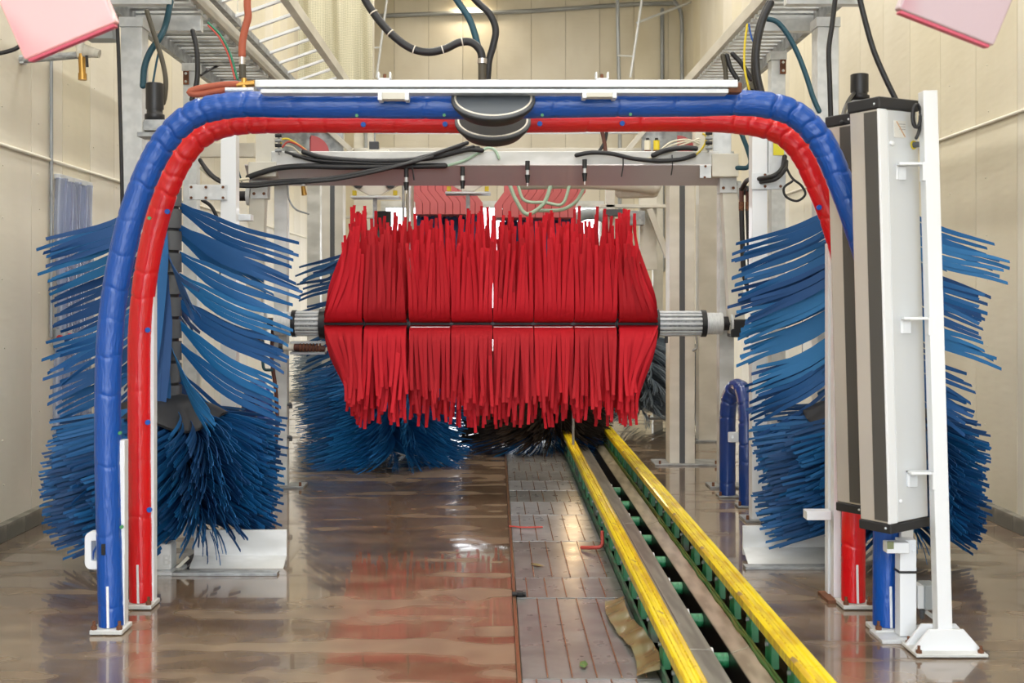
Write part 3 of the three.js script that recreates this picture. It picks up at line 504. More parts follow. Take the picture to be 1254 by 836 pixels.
function clothPanel(r, { L, W, n, solid, droop, swirl, tilt, jitter, r0, bow = 1.7, seg = 9, th = 0.0018, lift = 0 }) {
  const ribs = [], w = W / n;
  for (let i = 0; i < n; i++) {
    const u = (i - (n - 1) / 2) * w, Li = L * (0.84 + 0.16 * r()), jy = (r() - 0.5) * jitter, jz = (r() - 0.5) * jitter * 1.3, c = [], wd = [], hw = [], tw = (r() - 0.5) * 1.2;
    for (let k = 0; k <= seg; k++) {
      const t = k / seg, a = tilt + 0.5 * (t - 0.5), narrow = 0.4 + 0.6 * smooth(t / 0.3), free = Math.max(0, (t - solid) / (1 - solid));
      const d = V(0, Math.sin(a), Math.cos(a)), off = u * narrow * (1 + 0.25 * free);
      const y = lift * t - droop * (1 - (1 - t) ** bow) - 0.05 * free * free, z = swirl * t * t;
      c.push(V(r0 + Li * t * (1 - 0.06 * droop * t), y + d.y * off + jy * free ** 1.3, z + d.z * off + jz * free ** 1.3));
      const a2 = a + tw * free; wd.push(V(0, Math.sin(a2), Math.cos(a2))); hw.push(w * narrow * (free > 0 ? lerp(0.5, 0.33, free) : 0.52));
    }
    ribs.push({ c, w: wd, hw, th });
  }
  return ribbonsToGeo(ribs);
}
function sideBrush(name, label, group, [cx, cz], o) {
  const r = rng(o.seed), t = thing(name, label, 'brush', [cx, 0, cz], group);
  const top = o.top ?? 2.62;
  mesh('core', rodG(V(cx, 0.16, cz), V(cx, top, cz), 0.075, 20), M.rubber, t);
  if (o.levels) for (let y = o.upper[0] + 0.05; y > o.upper[1] - 0.05; y -= 0.14) mesh('core_ring', new THREE.CylinderGeometry(0.093, 0.093, 0.12, 22, 1).translate(cx, y, cz), M.rubberGrey, t);
  const put = (g, y, az, mats) => { const m = mesh('cloth_panel', g, mats[Math.floor(r() * mats.length)], t); m.position.add(V(cx, y, cz)); m.rotation.y = az; };
  if (o.levels) {
    const geos = Array.from({ length: 12 }, (_, i) => clothPanel(r, { L: o.R * lerp(1, 0.82, Math.floor(i / 3) / 3) - 0.09, W: 0.155, n: 5, solid: 0.58 + 0.15 * r(), droop: 0.24 + 0.05 * Math.floor(i / 3) + 0.06 * r(), swirl: 0.2 * (r() - 0.3), tilt: 1.45 + 0.3 * (r() - 0.5), jitter: 0.055, r0: 0.08, bow: 1.9 }));
    const step = (o.upper[0] - o.upper[1]) / (o.levels - 1);
    for (let l = 0; l < o.levels; l++) {
      const y = o.upper[0] - l * step, q = Math.min(3, Math.floor(l / o.levels * 4)), odd = l % 2;
      for (const base of [2, 178, ...(o.dense ? [162] : []), ...(l % 3 === 1 ? [40] : l % 3 === 2 ? [138] : [92]), ...(l % 4 === 2 ? [-58] : []), ...(l % 4 === 0 ? [-122] : [])]) {
        const az = (base + (r() - 0.5) * 18) * Math.PI / 180;                  // +x is 0, the camera side is -90
        put(geos[q * 3 + Math.floor(r() * 3)], y + (r() - 0.5) * 0.05, az, o.mats);
      }
    }
    if (o.drape) for (let i = 0; i < 3; i++) put(clothPanel(r, { L: 0.16, W: 0.1, n: 4, solid: 0.5, droop: 0.9 + 0.3 * r(), swirl: 0.05, tilt: 0.1, jitter: 0.05, r0: 0.09, bow: 1.25, seg: 12 }), o.upper[0] - 0.03 - i * 0.42, -Math.PI / 2 + 0.35 * (r() - 0.3), o.mats);
  }
  if (o.skirt) { // wavy rubber skirt
    const g = new THREE.RingGeometry(0.08, o.skirt, 64, 10); g.rotateX(-Math.PI / 2); const p = g.attributes.position;
    for (let i = 0; i < p.count; i++) { const x = p.getX(i), z = p.getZ(i), q = Math.hypot(x, z) / o.skirt, a = Math.atan2(z, x); p.setY(i, 0.1 - 0.16 * q * q + 0.045 * q * q * Math.sin(a * 4 + 0.8)); }
    g.computeVertexNormals(); const g2 = g.clone().translate(0, -0.012, 0); const e = merge([g, g2]); mesh('rubber_skirt', e.translate(cx, o.lower[0] + 0.04, cz), M.rubber, t);
  }
  const [y1, y0, ln] = o.lower, LG = Array.from({ length: 8 }, (_, i) => clothPanel(r, { L: o.RL - 0.09, W: o.lw ?? 0.19, n: o.ln ?? 8, solid: o.lsolid ?? 0.55, droop: (o.ldroop ?? 0.1) * (0.75 + 0.5 * r()), swirl: 0.2 + 0.3 * r(), tilt: 1.05 + 0.5 * (r() - 0.5), jitter: o.lj ?? 0.035, r0: 0.08, bow: 1.5 }));
  for (let l = 0; l < ln; l++) {
    const f = l / (ln - 1), y = lerp(y1, y0, f), N = o.around ?? 18, mats = o.lastBlue && l >= ln - 1 ? M.blueCloth : (o.lmats ?? o.mats);
    for (let k = 0; k < N; k++) put(LG[Math.floor(r() * 8)], y + (r() - 0.5) * 0.05, (k + (l % 2) * 0.5 + 0.5 * (r() - 0.5)) / N * Math.PI * 2, mats);
  }
  return t;
}
const NEAR = { levels: 9, upper: [2.24, 1.02], R: 0.9, top: 2.75, skirt: 0.4, lower: [0.9, 0.35, 12], RL: 0.6, mats: M.blueCloth, lmats: M.blueDeep, drape: true };
const BL = [-2.1, -7.3], BR = [2.37, -7.3];
const brushL = sideBrush('side_brush', 'upright blue cloth brush at the left, behind the padded arches', 'upright blue side brushes', BL, { ...NEAR, seed: 101 });
const brushR = sideBrush('side_brush', 'upright blue cloth brush at the right, behind the aluminium cabinets', 'upright blue side brushes', BR, { ...NEAR, dense: true, seed: 202 });
for (const [b, [x, z], s] of [[brushL, BL, 1], [brushR, BR, -1]]) { // motor on top, wedge-shaped stand below
  mesh('gearbox', spanG(x - 0.06 - s * 0.06, x + 0.14 - s * 0.06, 2.7, 2.77, z - 0.1, z + 0.1, 0.006), M.galvDark, b);
  const mx = s > 0 ? X(189.5, 7.3) : X(1052.5, 7.3), yt = s > 0 ? Y(102, 7.3) : Y(91, 7.3), yb = s > 0 ? Y(150, 7.3) : Y(124, 7.3);
  const mo = mesh('motor', new THREE.LatheGeometry([[0, 0], [0.062, 0], [0.062, 0.2], [0.05, 0.21], [0.05, 0.32], [0.056, 0.34], [0.056, 1 * 0.98], [0.05, 1], [0, 1]].map(([a, c]) => new THREE.Vector2(a, lerp(yb, yt, c))), 24).translate(mx, 0, z), M.blackPlastic, b);
  mesh('motor_base', merge([spanG(mx - 0.06, mx + 0.06, yb - 0.07, yb, z - 0.06, z + 0.06, 0.005), spanG(mx - 0.09, mx + 0.09, yb - 0.1, yb - 0.07, z - 0.08, z + 0.08, 0.004)]), M.galvDark, b);
  mesh('plug', rodG(V(mx + s * 0.06, yb - 0.03, z + 0.03), V(mx + s * 0.085, yb - 0.03, z + 0.03), 0.022, 10), s > 0 ? M.wireBlue : M.rubber, b);
  mesh('shaft', rodG(V(x, 2.6, z), V(mx, yb - 0.08, z), 0.04, 12), M.galvDark, b);
}
{
  const wedge = (px, label) => { // px: left edge, right edge, top, fold, front bottom, depth
    const [x0, x1, y0, y1, y2, d] = px, t = thing('brush_stand', label, 'stand', [X((x0 + x1) / 2, d), 0, -d]);
    const a = X(x0, d), b = X(x1, d), top = Y(y0, d), fold = Y(y1, d);
    mesh('back_plate', spanG(a, b, 0.02, top, -d - 0.05, -d - 0.03, 0.003), M.whiteWorn, t);
    const g = boxG(b - a, 0.012, 0.3, 0, 0, 0, 0.003); g.rotateX(0.42); g.translate((a + b) / 2, fold - 0.06, -d + 0.1); mesh('sloped_flange', g, M.whiteWorn, t);
    mesh('rail_foot', spanG(a - 0.05, b, 0, 0.02, -d + 0.2, -d + 0.28, 0.003), M.galvDark, t);
    return t;
  };
  const wl = wedge([236, 350, 650, 682, 703, 7.05], 'white folded steel stand under the left blue brush');
  const wr = wedge([911, 1016, 645, 672, 690, 7.2], 'white folded steel stand under the right blue brush');
  const b = thing('bearing_block', 'white block with an embossed letter beside the left red leg', 'block', [X(200, 6.85), 0, -6.85]);
  mesh('block', spanG(X(190, 6.85), X(211, 6.85), 0.02, Y(665, 6.85), -6.95, -6.83, 0.012), M.whiteWorn, b);
  const font = await new FontLoader().loadAsync('fonts/droid/droid_sans_bold.typeface.json');
  const tg = new TextGeometry('B', { font, size: 0.062, depth: 0.006, curveSegments: 5 }); tg.translate(X(198, 6.83), Y(692, 6.83), -6.832); mesh('embossed_letter', tg, M.whiteWorn, b);
  mesh('base_plate', spanG(X(188, 6.85), X(222, 6.85), 0, 0.02, -6.98, -6.78, 0.003), M.galv, b);
  const s = mesh('brace', barG(at(213, 699, 6.9), at(231, 682, 6.9), 0.012, 0.02), M.cream, b);
}
// ---------------------------------------------------------------- the red top brush
const ZG = 9.75;
{
  const r = rng(404), cy = Y(396, ZG), t = thing('top_brush', 'wide red cloth roller brush hanging level across the wash lane', 'brush', [0, cy, -ZG]);
  mesh('core', rodG(V(X(396, ZG), cy, -ZG), V(X(806, ZG), cy, -ZG), 0.11, 24), M.rubber, t);
  const secs = [[400, 447], [450, 500], [504, 553], [554, 603], [604, 652], [653, 700], [701, 751], [755, 803]];
  const rows = [84, 66, 40, 14, -14, -45, -75, 96, 112, 138, 164, 192, 225, 258];
  for (const [k, [a, b]] of secs.entries()) {
    const x0 = X(a, ZG), x1 = X(b, ZG), W = x1 - x0, xc = (x0 + x1) / 2;
    for (const px of [a - 1.5, b + 1.5]) mesh('disc_ring', new THREE.CylinderGeometry(0.135, 0.135, 0.016, 28).rotateZ(Math.PI / 2).translate(X(px, ZG), cy, -ZG), M.blackPlastic, t);
    for (const ph of rows) {
      const f = ph * Math.PI / 180, upw = Math.cos(f) > -0.05 && ph < 90, dir0 = V(0, Math.cos(f), Math.sin(f)), goal = V(0, upw ? 1 : -1, 0.06 * Math.sign(Math.sin(f)));
      const Lr = (upw ? 0.87 : 0.77) * (0.9 + 0.14 * r()), n = 9, w = W / n, ribs = [], end = k === 0 ? -1 : k === 7 ? 1 : 0;
      for (let i = 0; i < n; i++) {
        const c = [], wd = [], hw = [], L = Lr * (0.82 + 0.2 * r()), seg = 12, jx = (r() - 0.5) * 0.09, jz = (r() - 0.5) * 0.16, tw = (r() - 0.5) * 0.9; let p = V(x0 + w * (i + 0.5), cy + dir0.y * 0.115, -ZG + dir0.z * 0.115);
        for (let s = 0; s <= seg; s++) {
          const q = s / seg, free = Math.max(0, (q - 0.3) / 0.7), d = dir0.clone().lerp(goal, smooth(q / 0.42)).normalize();
          const off = V(jx * free ** 1.4 + (p.x - xc) * -0.05 * free + (end ? -end * (0.03 + 0.16 * smooth((end * (p.x - xc) / W + 0.5))) * smooth(q * 1.1) : 0), 0, jz * free ** 1.5);
          c.push(p.clone().add(off)); const a2 = tw * free; wd.push(V(Math.cos(a2), 0, Math.sin(a2))); hw.push(w * (free > 0 ? lerp(0.48, 0.34, smooth(free * 1.6)) : 0.515));
          p = p.clone().addScaledVector(d, L / seg);
        }
        ribs.push({ c, w: wd, hw, th: 0.002 });
      }
      mesh('fringed_panel', ribbonsToGeo(ribs), M.redCloth[Math.floor(r() * 4)], t);
    }
    if (k > 1 && k < 7) { const hi = k % 2 === 0 || k === 5; mesh('clamp_bar', boxG(W * 0.98, 0.02, 0.02, xc, cy - 0.03 + (hi ? 0 : 0.012), -ZG + 0.205, 0.004), hi ? M.stainless : M.redCloth[2], t); }
  }
  // drives
  const drive = (list) => list.map(([pa, pb, rad, mat, name]) => { mesh(name, rodG(V(X(pa, ZG), cy, -ZG), V(X(pb, ZG), cy, -ZG), rad, 28), mat, t); });
  drive([[392, 398, 0.13, M.blackPlastic, 'motor_flange'], [358, 363, 0.115, M.blackPlastic, 'motor_collar'], [337, 358, 0.1, M.galv, 'gearbox'], [328, 337, 0.05, M.blackPlastic, 'coupling'], [319, 325, 0.105, M.galv, 'bearing'], [363, 393, 0.094, M.galvDark, 'motor_body'],
    [802, 806, 0.13, M.blackPlastic, 'motor_flange'], [858, 864, 0.115, M.blackPlastic, 'motor_collar'], [864, 884, 0.093, M.galv, 'gearbox'], [884, 893, 0.06, M.blackPlastic, 'coupling'], [893, 896, 0.1, M.galv, 'bearing'], [806, 859, 0.092, M.galvDark, 'motor_body']]);
  for (const [pa, pb] of [[363, 392], [806, 858]]) for (let i = 0; i < 16; i++) { const a = i / 16 * Math.PI * 2; mesh('cooling_fin', boxG(X(pb, ZG) - X(pa, ZG), 0.016, 0.02, (X(pa, ZG) + X(pb, ZG)) / 2, 0, 0, 0.003).applyMatrix4(new THREE.Matrix4().makeTranslation(0, cy, -ZG).multiply(new THREE.Matrix4().makeRotationX(a)).multiply(new THREE.Matrix4().makeTranslation(0, 0.1, 0))), M.galv, t); }
}
// ---------------------------------------------------------------- gantry that carries the red brush
const bolts = (list, depth, parent, mat = M.rust, r = 0.011) => list.forEach(([px, py]) => mesh('bolt', rodG(at(px, py, depth + 0.01), at(px, py, depth - 0.014), r, 6), mat, parent));
const pspan = (px0, px1, py0, py1, d0, d1, bevel = 0.004) => { const a = at(px0, py1, d0), b = at(px1, py0, d0); return spanG(a.x, b.x, a.y, b.y, -d0, -d1, bevel); };
{
  const d = 9.6, t = thing('gantry_beam', 'cream cross beam with a slanted steel underside above the red brush', 'beam', [0, Y(205, d), -d]);
  mesh('beam', pspan(332, 880, 185, 205, d, d + 0.25, 0.008), M.whiteWorn, t);
  const g = boxG(X(905, d) - X(300, d), 0.012, 0.26, 0, 0, 0, 0.002); g.rotateX(-0.62); g.translate((X(905, d) + X(300, d)) / 2, Y(213, d) - 0.0, -d - 0.09); mesh('steel_underside', g, M.brushed, t);
  mesh('end_block', pspan(304, 338, 198, 216, d - 0.03, d + 0.2), M.cream, t); mesh('end_block', pspan(872, 904.5, 188, 216, d - 0.03, d + 0.2), M.cream, t);
  mesh('upright', pspan(313, 337, 130, 200, d + 0.02, d + 0.16), M.cream, t); mesh('upright', pspan(851, 873, 130, 200, d + 0.02, d + 0.16), M.cream, t);
  mesh('upright_flange', pspan(873, 895.5, 130, 190, d + 0.05, d + 0.2), M.galv, t);
  const pl = mesh('splice_plate', pspan(857, 871, 202, 218, d - 0.05, d - 0.035), M.galv, t); bolts([[864, 203.5], [863, 217]], d - 0.05, t);
  for (const [px, py] of [[497.5, 228], [566.5, 226], [646, 219], [716, 217]]) {
    const n = thing('spray_nozzle', `small black spray nozzle under the cream beam, ${{ 497.5: 'leftmost of four', 566.5: 'second from the left', 646: 'third from the left', 716: 'rightmost of four' }[px]}`, 'nozzle', [X(px, d - 0.06), Y(py, d), -d + 0.06], 'spray nozzles'), dd = d - 0.06;
    mesh('fitting', rodG(at(px, py - 12, dd), at(px, py - 4, dd), 0.014, 10), M.galv, n); mesh('body', merge([rodG(at(px, py - 5, dd), at(px, py + 2, dd), 0.024, 10, 0.018), rodG(at(px, py + 2, dd), at(px, py + 5, dd), 0.016, 8)]), M.blackPlastic, n); mesh('tip', rodG(at(px, py + 5, dd), at(px, py + 9, dd), 0.007, 8), M.stainless, n);
    mesh('clip', rodG(at(px, py - 22, dd), at(px, py - 11, dd), 0.02, 10), M.rubber, n);
  }
}
{ // swing arms
  const arm = (label, top, mid, w, boxPx) => {
    const d = 9.75, t = thing('swing_arm', label, 'arm', [X(top[0], d), 0.8, -d]), hw = w / 2 * d / FOCAL;
    mesh('arm', barG(at(top[0], top[1], d), at(mid[0], mid[1], d), hw * 2, 0.12, 0.006), M.cream, t);
    mesh('pivot_block', pspan(top[0] - w / 2 - 1, top[0] + w / 2 + 1, top[1] - 14, top[1] + 8, d - 0.08, d + 0.05), M.galv, t);
    bolts([[top[0] - w * 0.32, top[1] + 2], [top[0] + w * 0.32, top[1] + 2]], d - 0.08, t, M.rust, 0.014);
    mesh('end_box', pspan(...boxPx, d - 0.09, d + 0.09, 0.012), M.blackPlastic, t);
    const s = top[0] < 600 ? -1 : 1;
    mesh('pivot', rodG(at(top[0] + s * (w / 2), top[1] + 5, d), at(top[0] + s * (w / 2 + 5), top[1] + 5, d), 0.08, 18), M.galv, t);
    mesh('pivot_bush', rodG(at(top[0] + s * (w / 2 + 5), top[1] + 5, d), at(top[0] + s * (w / 2 + 14), top[1] + 5, d), 0.042, 14), M.blackPlastic, t);
  };
  arm('cream swing arm at the left end of the red brush', [317, 235], [311, 402], 19, [297, 318, 405, 422]);
  arm('cream swing arm at the right end of the red brush with black box', [892, 228], [902, 408], 19, [895.5, 917.5, 391, 413]);
}
{ // posts
  const post = (name, label, px0, px1, depth, mat, topPy, base = 0.3, slot) => {
    const a = X(px0, depth), b = X(px1, depth), t = thing(name, label, 'post', [(a + b) / 2, 0, -depth]);
    mesh('shaft', spanG(a, b, 0.015, Y(topPy, depth), -depth - (b - a), -depth, 0.005), mat, t);
    mesh('base_plate', spanG(a - base * 0.3, b + base * 0.5, 0, 0.018, -depth - (b - a) - 0.06, -depth + 0.06, 0.003), M.galvDark, t);
    for (const dx of [-base * 0.2, b - a + base * 0.4]) mesh('anchor_bolt', rodG(V(a + dx, 0.015, -depth + 0.035), V(a + dx, 0.05, -depth + 0.035), 0.012, 6), M.rust, t);
    if (slot) { const m = (a + b) / 2, w = (b - a) * 0.11; mesh('guide_slot', spanG(m - w, m + w, 0.02, Y(topPy + 3, depth), -depth - 0.02, -depth + 0.003, 0.002), M.rubberGrey, t); }
    return t;
  };
  const p1 = post('gantry_post', 'pale square post left of the red brush, with a brown hose', 335.5, 351.5, 9.9, M.whiteWorn, 185);
  for (const y of [495, 535]) mesh('wing_bolt', merge([rodG(at(352, y, 9.88), at(357, y, 9.88), 0.014, 8), boxG(0.03, 0.04, 0.012, X(356, 9.88), Y(y + 2, 9.88), -9.88, 0.003)]), M.rubberGrey, p1);
  tag(mesh('brown_hose', hoseG([at(334, 405, 9.84), at(333, 440, 9.84), at(338, 480, 9.84), at(339, 530, 9.84), at(334, 562, 9.84)], 0.017, 40), M.hoseBrown), 'brown hose running down the pale post left of the red brush', 'hose');
  post('gantry_post', 'pale square post right of the red brush, beside the blue hoop', 881, 899, 9.9, M.whiteWorn, 185);
  const q1 = post('gantry_post', 'white post left of the cream gantry, behind the left blue brush', 270, 289, 8.42, M.white, 165, 0.2);
  const q2 = post('gantry_post', 'white post behind the strips of the right blue brush', 921, 940, 8.42, M.white, 140, 0.2);
  mesh('joint_plate', pspan(231, 278.5, 226, 245, 8.41, 8.4), M.galv, q1); bolts([[234, 229], [252, 229], [273, 229], [234, 242], [252, 242], [273, 242]], 8.4, q1);
  mesh('joint_plate', pspan(920, 962, 212, 232, 8.41, 8.4), M.galv, q2); bolts([[937, 214], [956, 214], [937, 228], [956, 228]], 8.4, q2);
  mesh('bracket', pspan(289, 307, 262, 270, 8.5, 8.6), M.galv, q1);
  mesh('yellow_label', pspan(947, 960, 173, 190, 8.4, 8.403, 0), M.label, q2); mesh('label_bracket', pspan(941, 962, 150, 215, 8.41, 8.45), M.galv, q2);
  post('lift_post', 'cream lift post with a dark guide slot and broad foot, right of the brush', 820, 851, 11.2, M.cream, 195, 0.5, true);
  post('lift_post', 'cream lift post with a dark guide slot, left behind the red brush', 394, 420, 12.7, M.cream, 200, 0.5, true);
  post('far_post', 'thin pale post behind the left lift post', 376, 392, 15.8, M.whiteWorn, 200, 0.3);
  post('far_post', 'pale post right of the lift post, close to the right wall', 856, 880, 13.0, M.cream, 165, 0.3);
  post('far_post', 'thin far post between red brush and right lift post', 800, 812, 15.5, M.cream, 150, 0.3);
  // spring damper under the left motor
  const sp = thing('spring_damper', 'rusty spring damper under the left motor of the red brush', 'damper', [X(370, 9.7), Y(425, 9.7), -9.7]);
  mesh('tube', rodG(at(347, 425, 9.7), at(360, 425, 9.7), 0.032, 14), M.cream, sp); mesh('piston', rodG(at(360, 425, 9.7), at(398, 427, 9.7), 0.026, 14), M.hoseBrown, sp);
  for (let i = 0; i < 7; i++) mesh('spring_coil', new THREE.TorusGeometry(0.032, 0.006, 6, 16).rotateY(Math.PI / 2).translate(X(368 + i * 4, 9.7), Y(425.5, 9.7), -9.7), M.rust, sp);
  mesh('bracket', pspan(355, 398, 418, 421, 9.75, 9.85), M.galv, sp); mesh('bracket', pspan(355, 398, 431, 434, 9.75, 9.85), M.galv, sp);
  mesh('end_nut', rodG(at(342, 425, 9.7), at(347, 425, 9.7), 0.045, 8), M.blackPlastic, sp);
  mesh('gear', new THREE.CylinderGeometry(0.09, 0.09, 0.1, 12).translate(X(368, 9.82), Y(426, 9.82), -9.9), M.blackPlastic, sp);
  const ms = thing('limit_switch', 'small grey switch under the right motor of the red brush', 'switch', [X(815, 9.85), Y(410, 9.85), -9.85]);
  mesh('body', pspan(810, 821, 404, 412, 9.8, 9.88), M.greyBox, ms); mesh('button', rodG(at(816, 412, 9.84), at(816, 420, 9.84), 0.014, 8), M.rubberGrey, ms);
}
{ // hooped blue guards
  const hoop = (label, pts, clampPx, r) => {
    const t = thing('hoop_guard', label, 'guard', [pts[0].x, 0, pts[0].z]);
    mesh('padded_hoop', padTube(pts, r, 61, 0.4, 420, 22).g, M.vinylNavy, t);
    for (const p of [pts[0], pts[pts.length - 1]]) { mesh('foot_plate', boxG(0.17, 0.016, 0.15, p.x, 0.01, p.z, 0.003), M.galvDark, t); mesh('anchor_bolt', rodG(V(p.x - 0.07, 0.01, p.z + 0.055), V(p.x - 0.07, 0.05, p.z + 0.055), 0.011, 6), M.rust, t); }
    const [cx, cy, cd] = clampPx; mesh('clamp', boxG(0.1, 0.085, 0.02, X(cx, cd), Y(cy, cd), -cd, 0.008), M.white, t); mesh('bolt', rodG(at(cx - 2, cy, cd), at(cx - 2, cy, cd - 0.02), 0.012, 8), M.galv, t);
  };
  const ground = (px, d) => V(X(px, d), 0.015, -d);
  hoop('navy blue padded hoop guard standing by the right gantry post', [ground(891, 9.45), at(891, 540, 9.45), at(891.5, 505, 9.42), at(895, 482, 9.38), at(902, 473.5, 9.3), at(910, 479, 9.18), at(914, 500, 9.08), at(915, 540, 9.02), ground(915, 9.0)], [899, 535, 9.3], 0.066);
  hoop('navy blue padded hoop guard half hidden behind the left blue brush', [ground(305, 9.45), at(304, 540, 9.45), at(305, 505, 9.42), at(309, 482, 9.38), at(314, 474, 9.3), at(321, 480, 9.2), at(324, 505, 9.12), at(324, 545, 9.06), ground(324, 9.05)], [317, 537, 9.02], 0.066);
}
// ---------------------------------------------------------------- brushes farther down the lane
const FAR = { levels: 6, upper: [2.2, 1.15], R: 0.98, top: 2.5, lower: [0.98, 0.26, 9], RL: 0.85, around: 18, lw: 0.14, ln: 12, lsolid: 0.3, lj: 0.06, ldroop: 0.14 };
sideBrush('side_brush', 'bushy blue brush low on the left, just behind the red roller', 'blue brushes behind the roller', [X(470, 11.4), -11.4], { ...FAR, RL: 0.78, lower: [1.02, 0.2, 11], mats: M.blueFar, lmats: ['#0d68a8', '#1174b4', '#0a5c98'].map((c) => clothTone(c)), seed: 303 });
sideBrush('side_brush', 'dark brown brush with a blue bottom fringe in the middle of the lane', undefined, [X(652, 12.5), -12.5], { ...FAR, levels: 0, RL: 0.8, around: 26, lower: [1.1, 0.22, 13], lastBlue: true, mats: M.darkCloth, top: 1.4, seed: 505 });
sideBrush('side_brush', 'grey blue brush in the spray to the right, behind the lift post', 'far grey brushes', [X(772, 14.3), -14.3], { ...FAR, levels: 0, RL: 1.0, lower: [1.12, 0.36, 10], mats: M.greyCloth, top: 1.6, seed: 606 });
sideBrush('side_brush', 'grey blue brush in the spray to the left, mostly hidden by the red roller', 'far grey brushes', [X(458, 14.3), -14.3], { ...FAR, levels: 0, RL: 1.0, lower: [1.12, 0.36, 10], mats: M.greyCloth, top: 1.6, seed: 707 });
{ // curved grey hood seen over the roller, right of the middle
  const pts = [at(690, 330, 14.6), at(695, 282, 14.6), at(712, 264, 14.6), at(735, 264, 14.6), at(752, 280, 14.6), at(758, 330, 14.6)];
  tag(mesh('hoop_guard', padTube(pts, 0.07, 88, 0.5, 160, 16).g, M.greyBox), 'grey blue hoop bent over the far end of the lane', 'guard');
}
// pink foam fin packs above the lane
{
  const pack = (label, px0, n, stepPx, depth, dir, topPx, botPx) => {
    const t = thing('foam_fin_pack', label, 'foam pack', [X(px0, depth), Y(botPx, depth), -depth], 'pink foam packs'), k = depth / FOCAL, w = stepPx * k - 0.012;
    const yt = Y(topPx, depth), y1 = Y(lerp(topPx, botPx, 0.42), depth), y2 = Y(lerp(topPx, botPx, 0.72), depth), yb = Y(botPx, depth), sh = dir * 12 * k;
    for (let i = 0; i < n; i++) {
      const x = X(px0 + i * stepPx, depth), s = new THREE.Shape(); [[x, yt], [x + w, yt], [x + w, y1], [x + w + sh, y2], [x + w + sh, yb], [x + sh, yb], [x + sh, y2], [x, y1]].forEach(([a, b], j) => j ? s.lineTo(a, b) : s.moveTo(a, b));
      mesh('foam_fin', new THREE.ExtrudeGeometry(s, { depth: 0.5, bevelEnabled: true, bevelSize: 0.004, bevelThickness: 0.004, bevelSegments: 1 }).translate(0, 0, -depth - 0.5), M.pinkFoam, t);
    }
    mesh('backing', spanG(X(px0 - 1, depth), X(px0 + n * stepPx + 1, depth), yt, yt + 0.04, -depth - 0.52, -depth + 0.02), M.galv, t);
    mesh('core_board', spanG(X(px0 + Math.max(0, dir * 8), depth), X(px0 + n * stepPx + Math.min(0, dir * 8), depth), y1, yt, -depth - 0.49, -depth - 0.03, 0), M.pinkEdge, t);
  };
  pack('pink foam fin pack with bent slats, left of the middle above the roller', 497, 9, 9.2, 12.2, 1, 212, 262);
  pack('darker pink foam fin pack with bent slats, right of the middle above the roller', 618, 10, 10, 12.4, -1, 212, 266);
}
for (const [px0, px1, d, seed, label] of [[508, 592, 12.35, 31, 'dark blue cloth curtain hanging under the left foam pack'], [612, 708, 12.6, 32, 'dark blue cloth curtain hanging under the right foam pack']]) {
  const r = rng(seed), t = thing('cloth_curtain', label, 'curtain', [X((px0 + px1) / 2, d), Y(262, d), -d], 'cloth curtains behind the roller');
  for (let row = 0; row < 3; row++) for (let i = 0; i < 9; i++) {
    const x = X(lerp(px0 + 4, px1 - 4, (i + (row % 2) * 0.5) / 8.5), d), z = -d - 0.08 - row * 0.16, c = [], w = [], hw = [], L = 1.1 + 0.25 * r(), j = (r() - 0.5) * 0.12;
    for (let k = 0; k <= 8; k++) { const q = k / 8; c.push(V(x + j * q * q, Y(256, d) - q * L, z + 0.05 * Math.sin(q * 4 + i))); w.push(V(Math.cos(0.5 * q), 0, Math.sin(0.5 * q))); hw.push(0.014 + 0.03 * smooth(q * 3)); }
    mesh('cloth_strip', ribbonsToGeo([{ c, w, hw, th: 0.003 }]), M.blueFar[Math.floor(r() * 3)], t);
  }
}
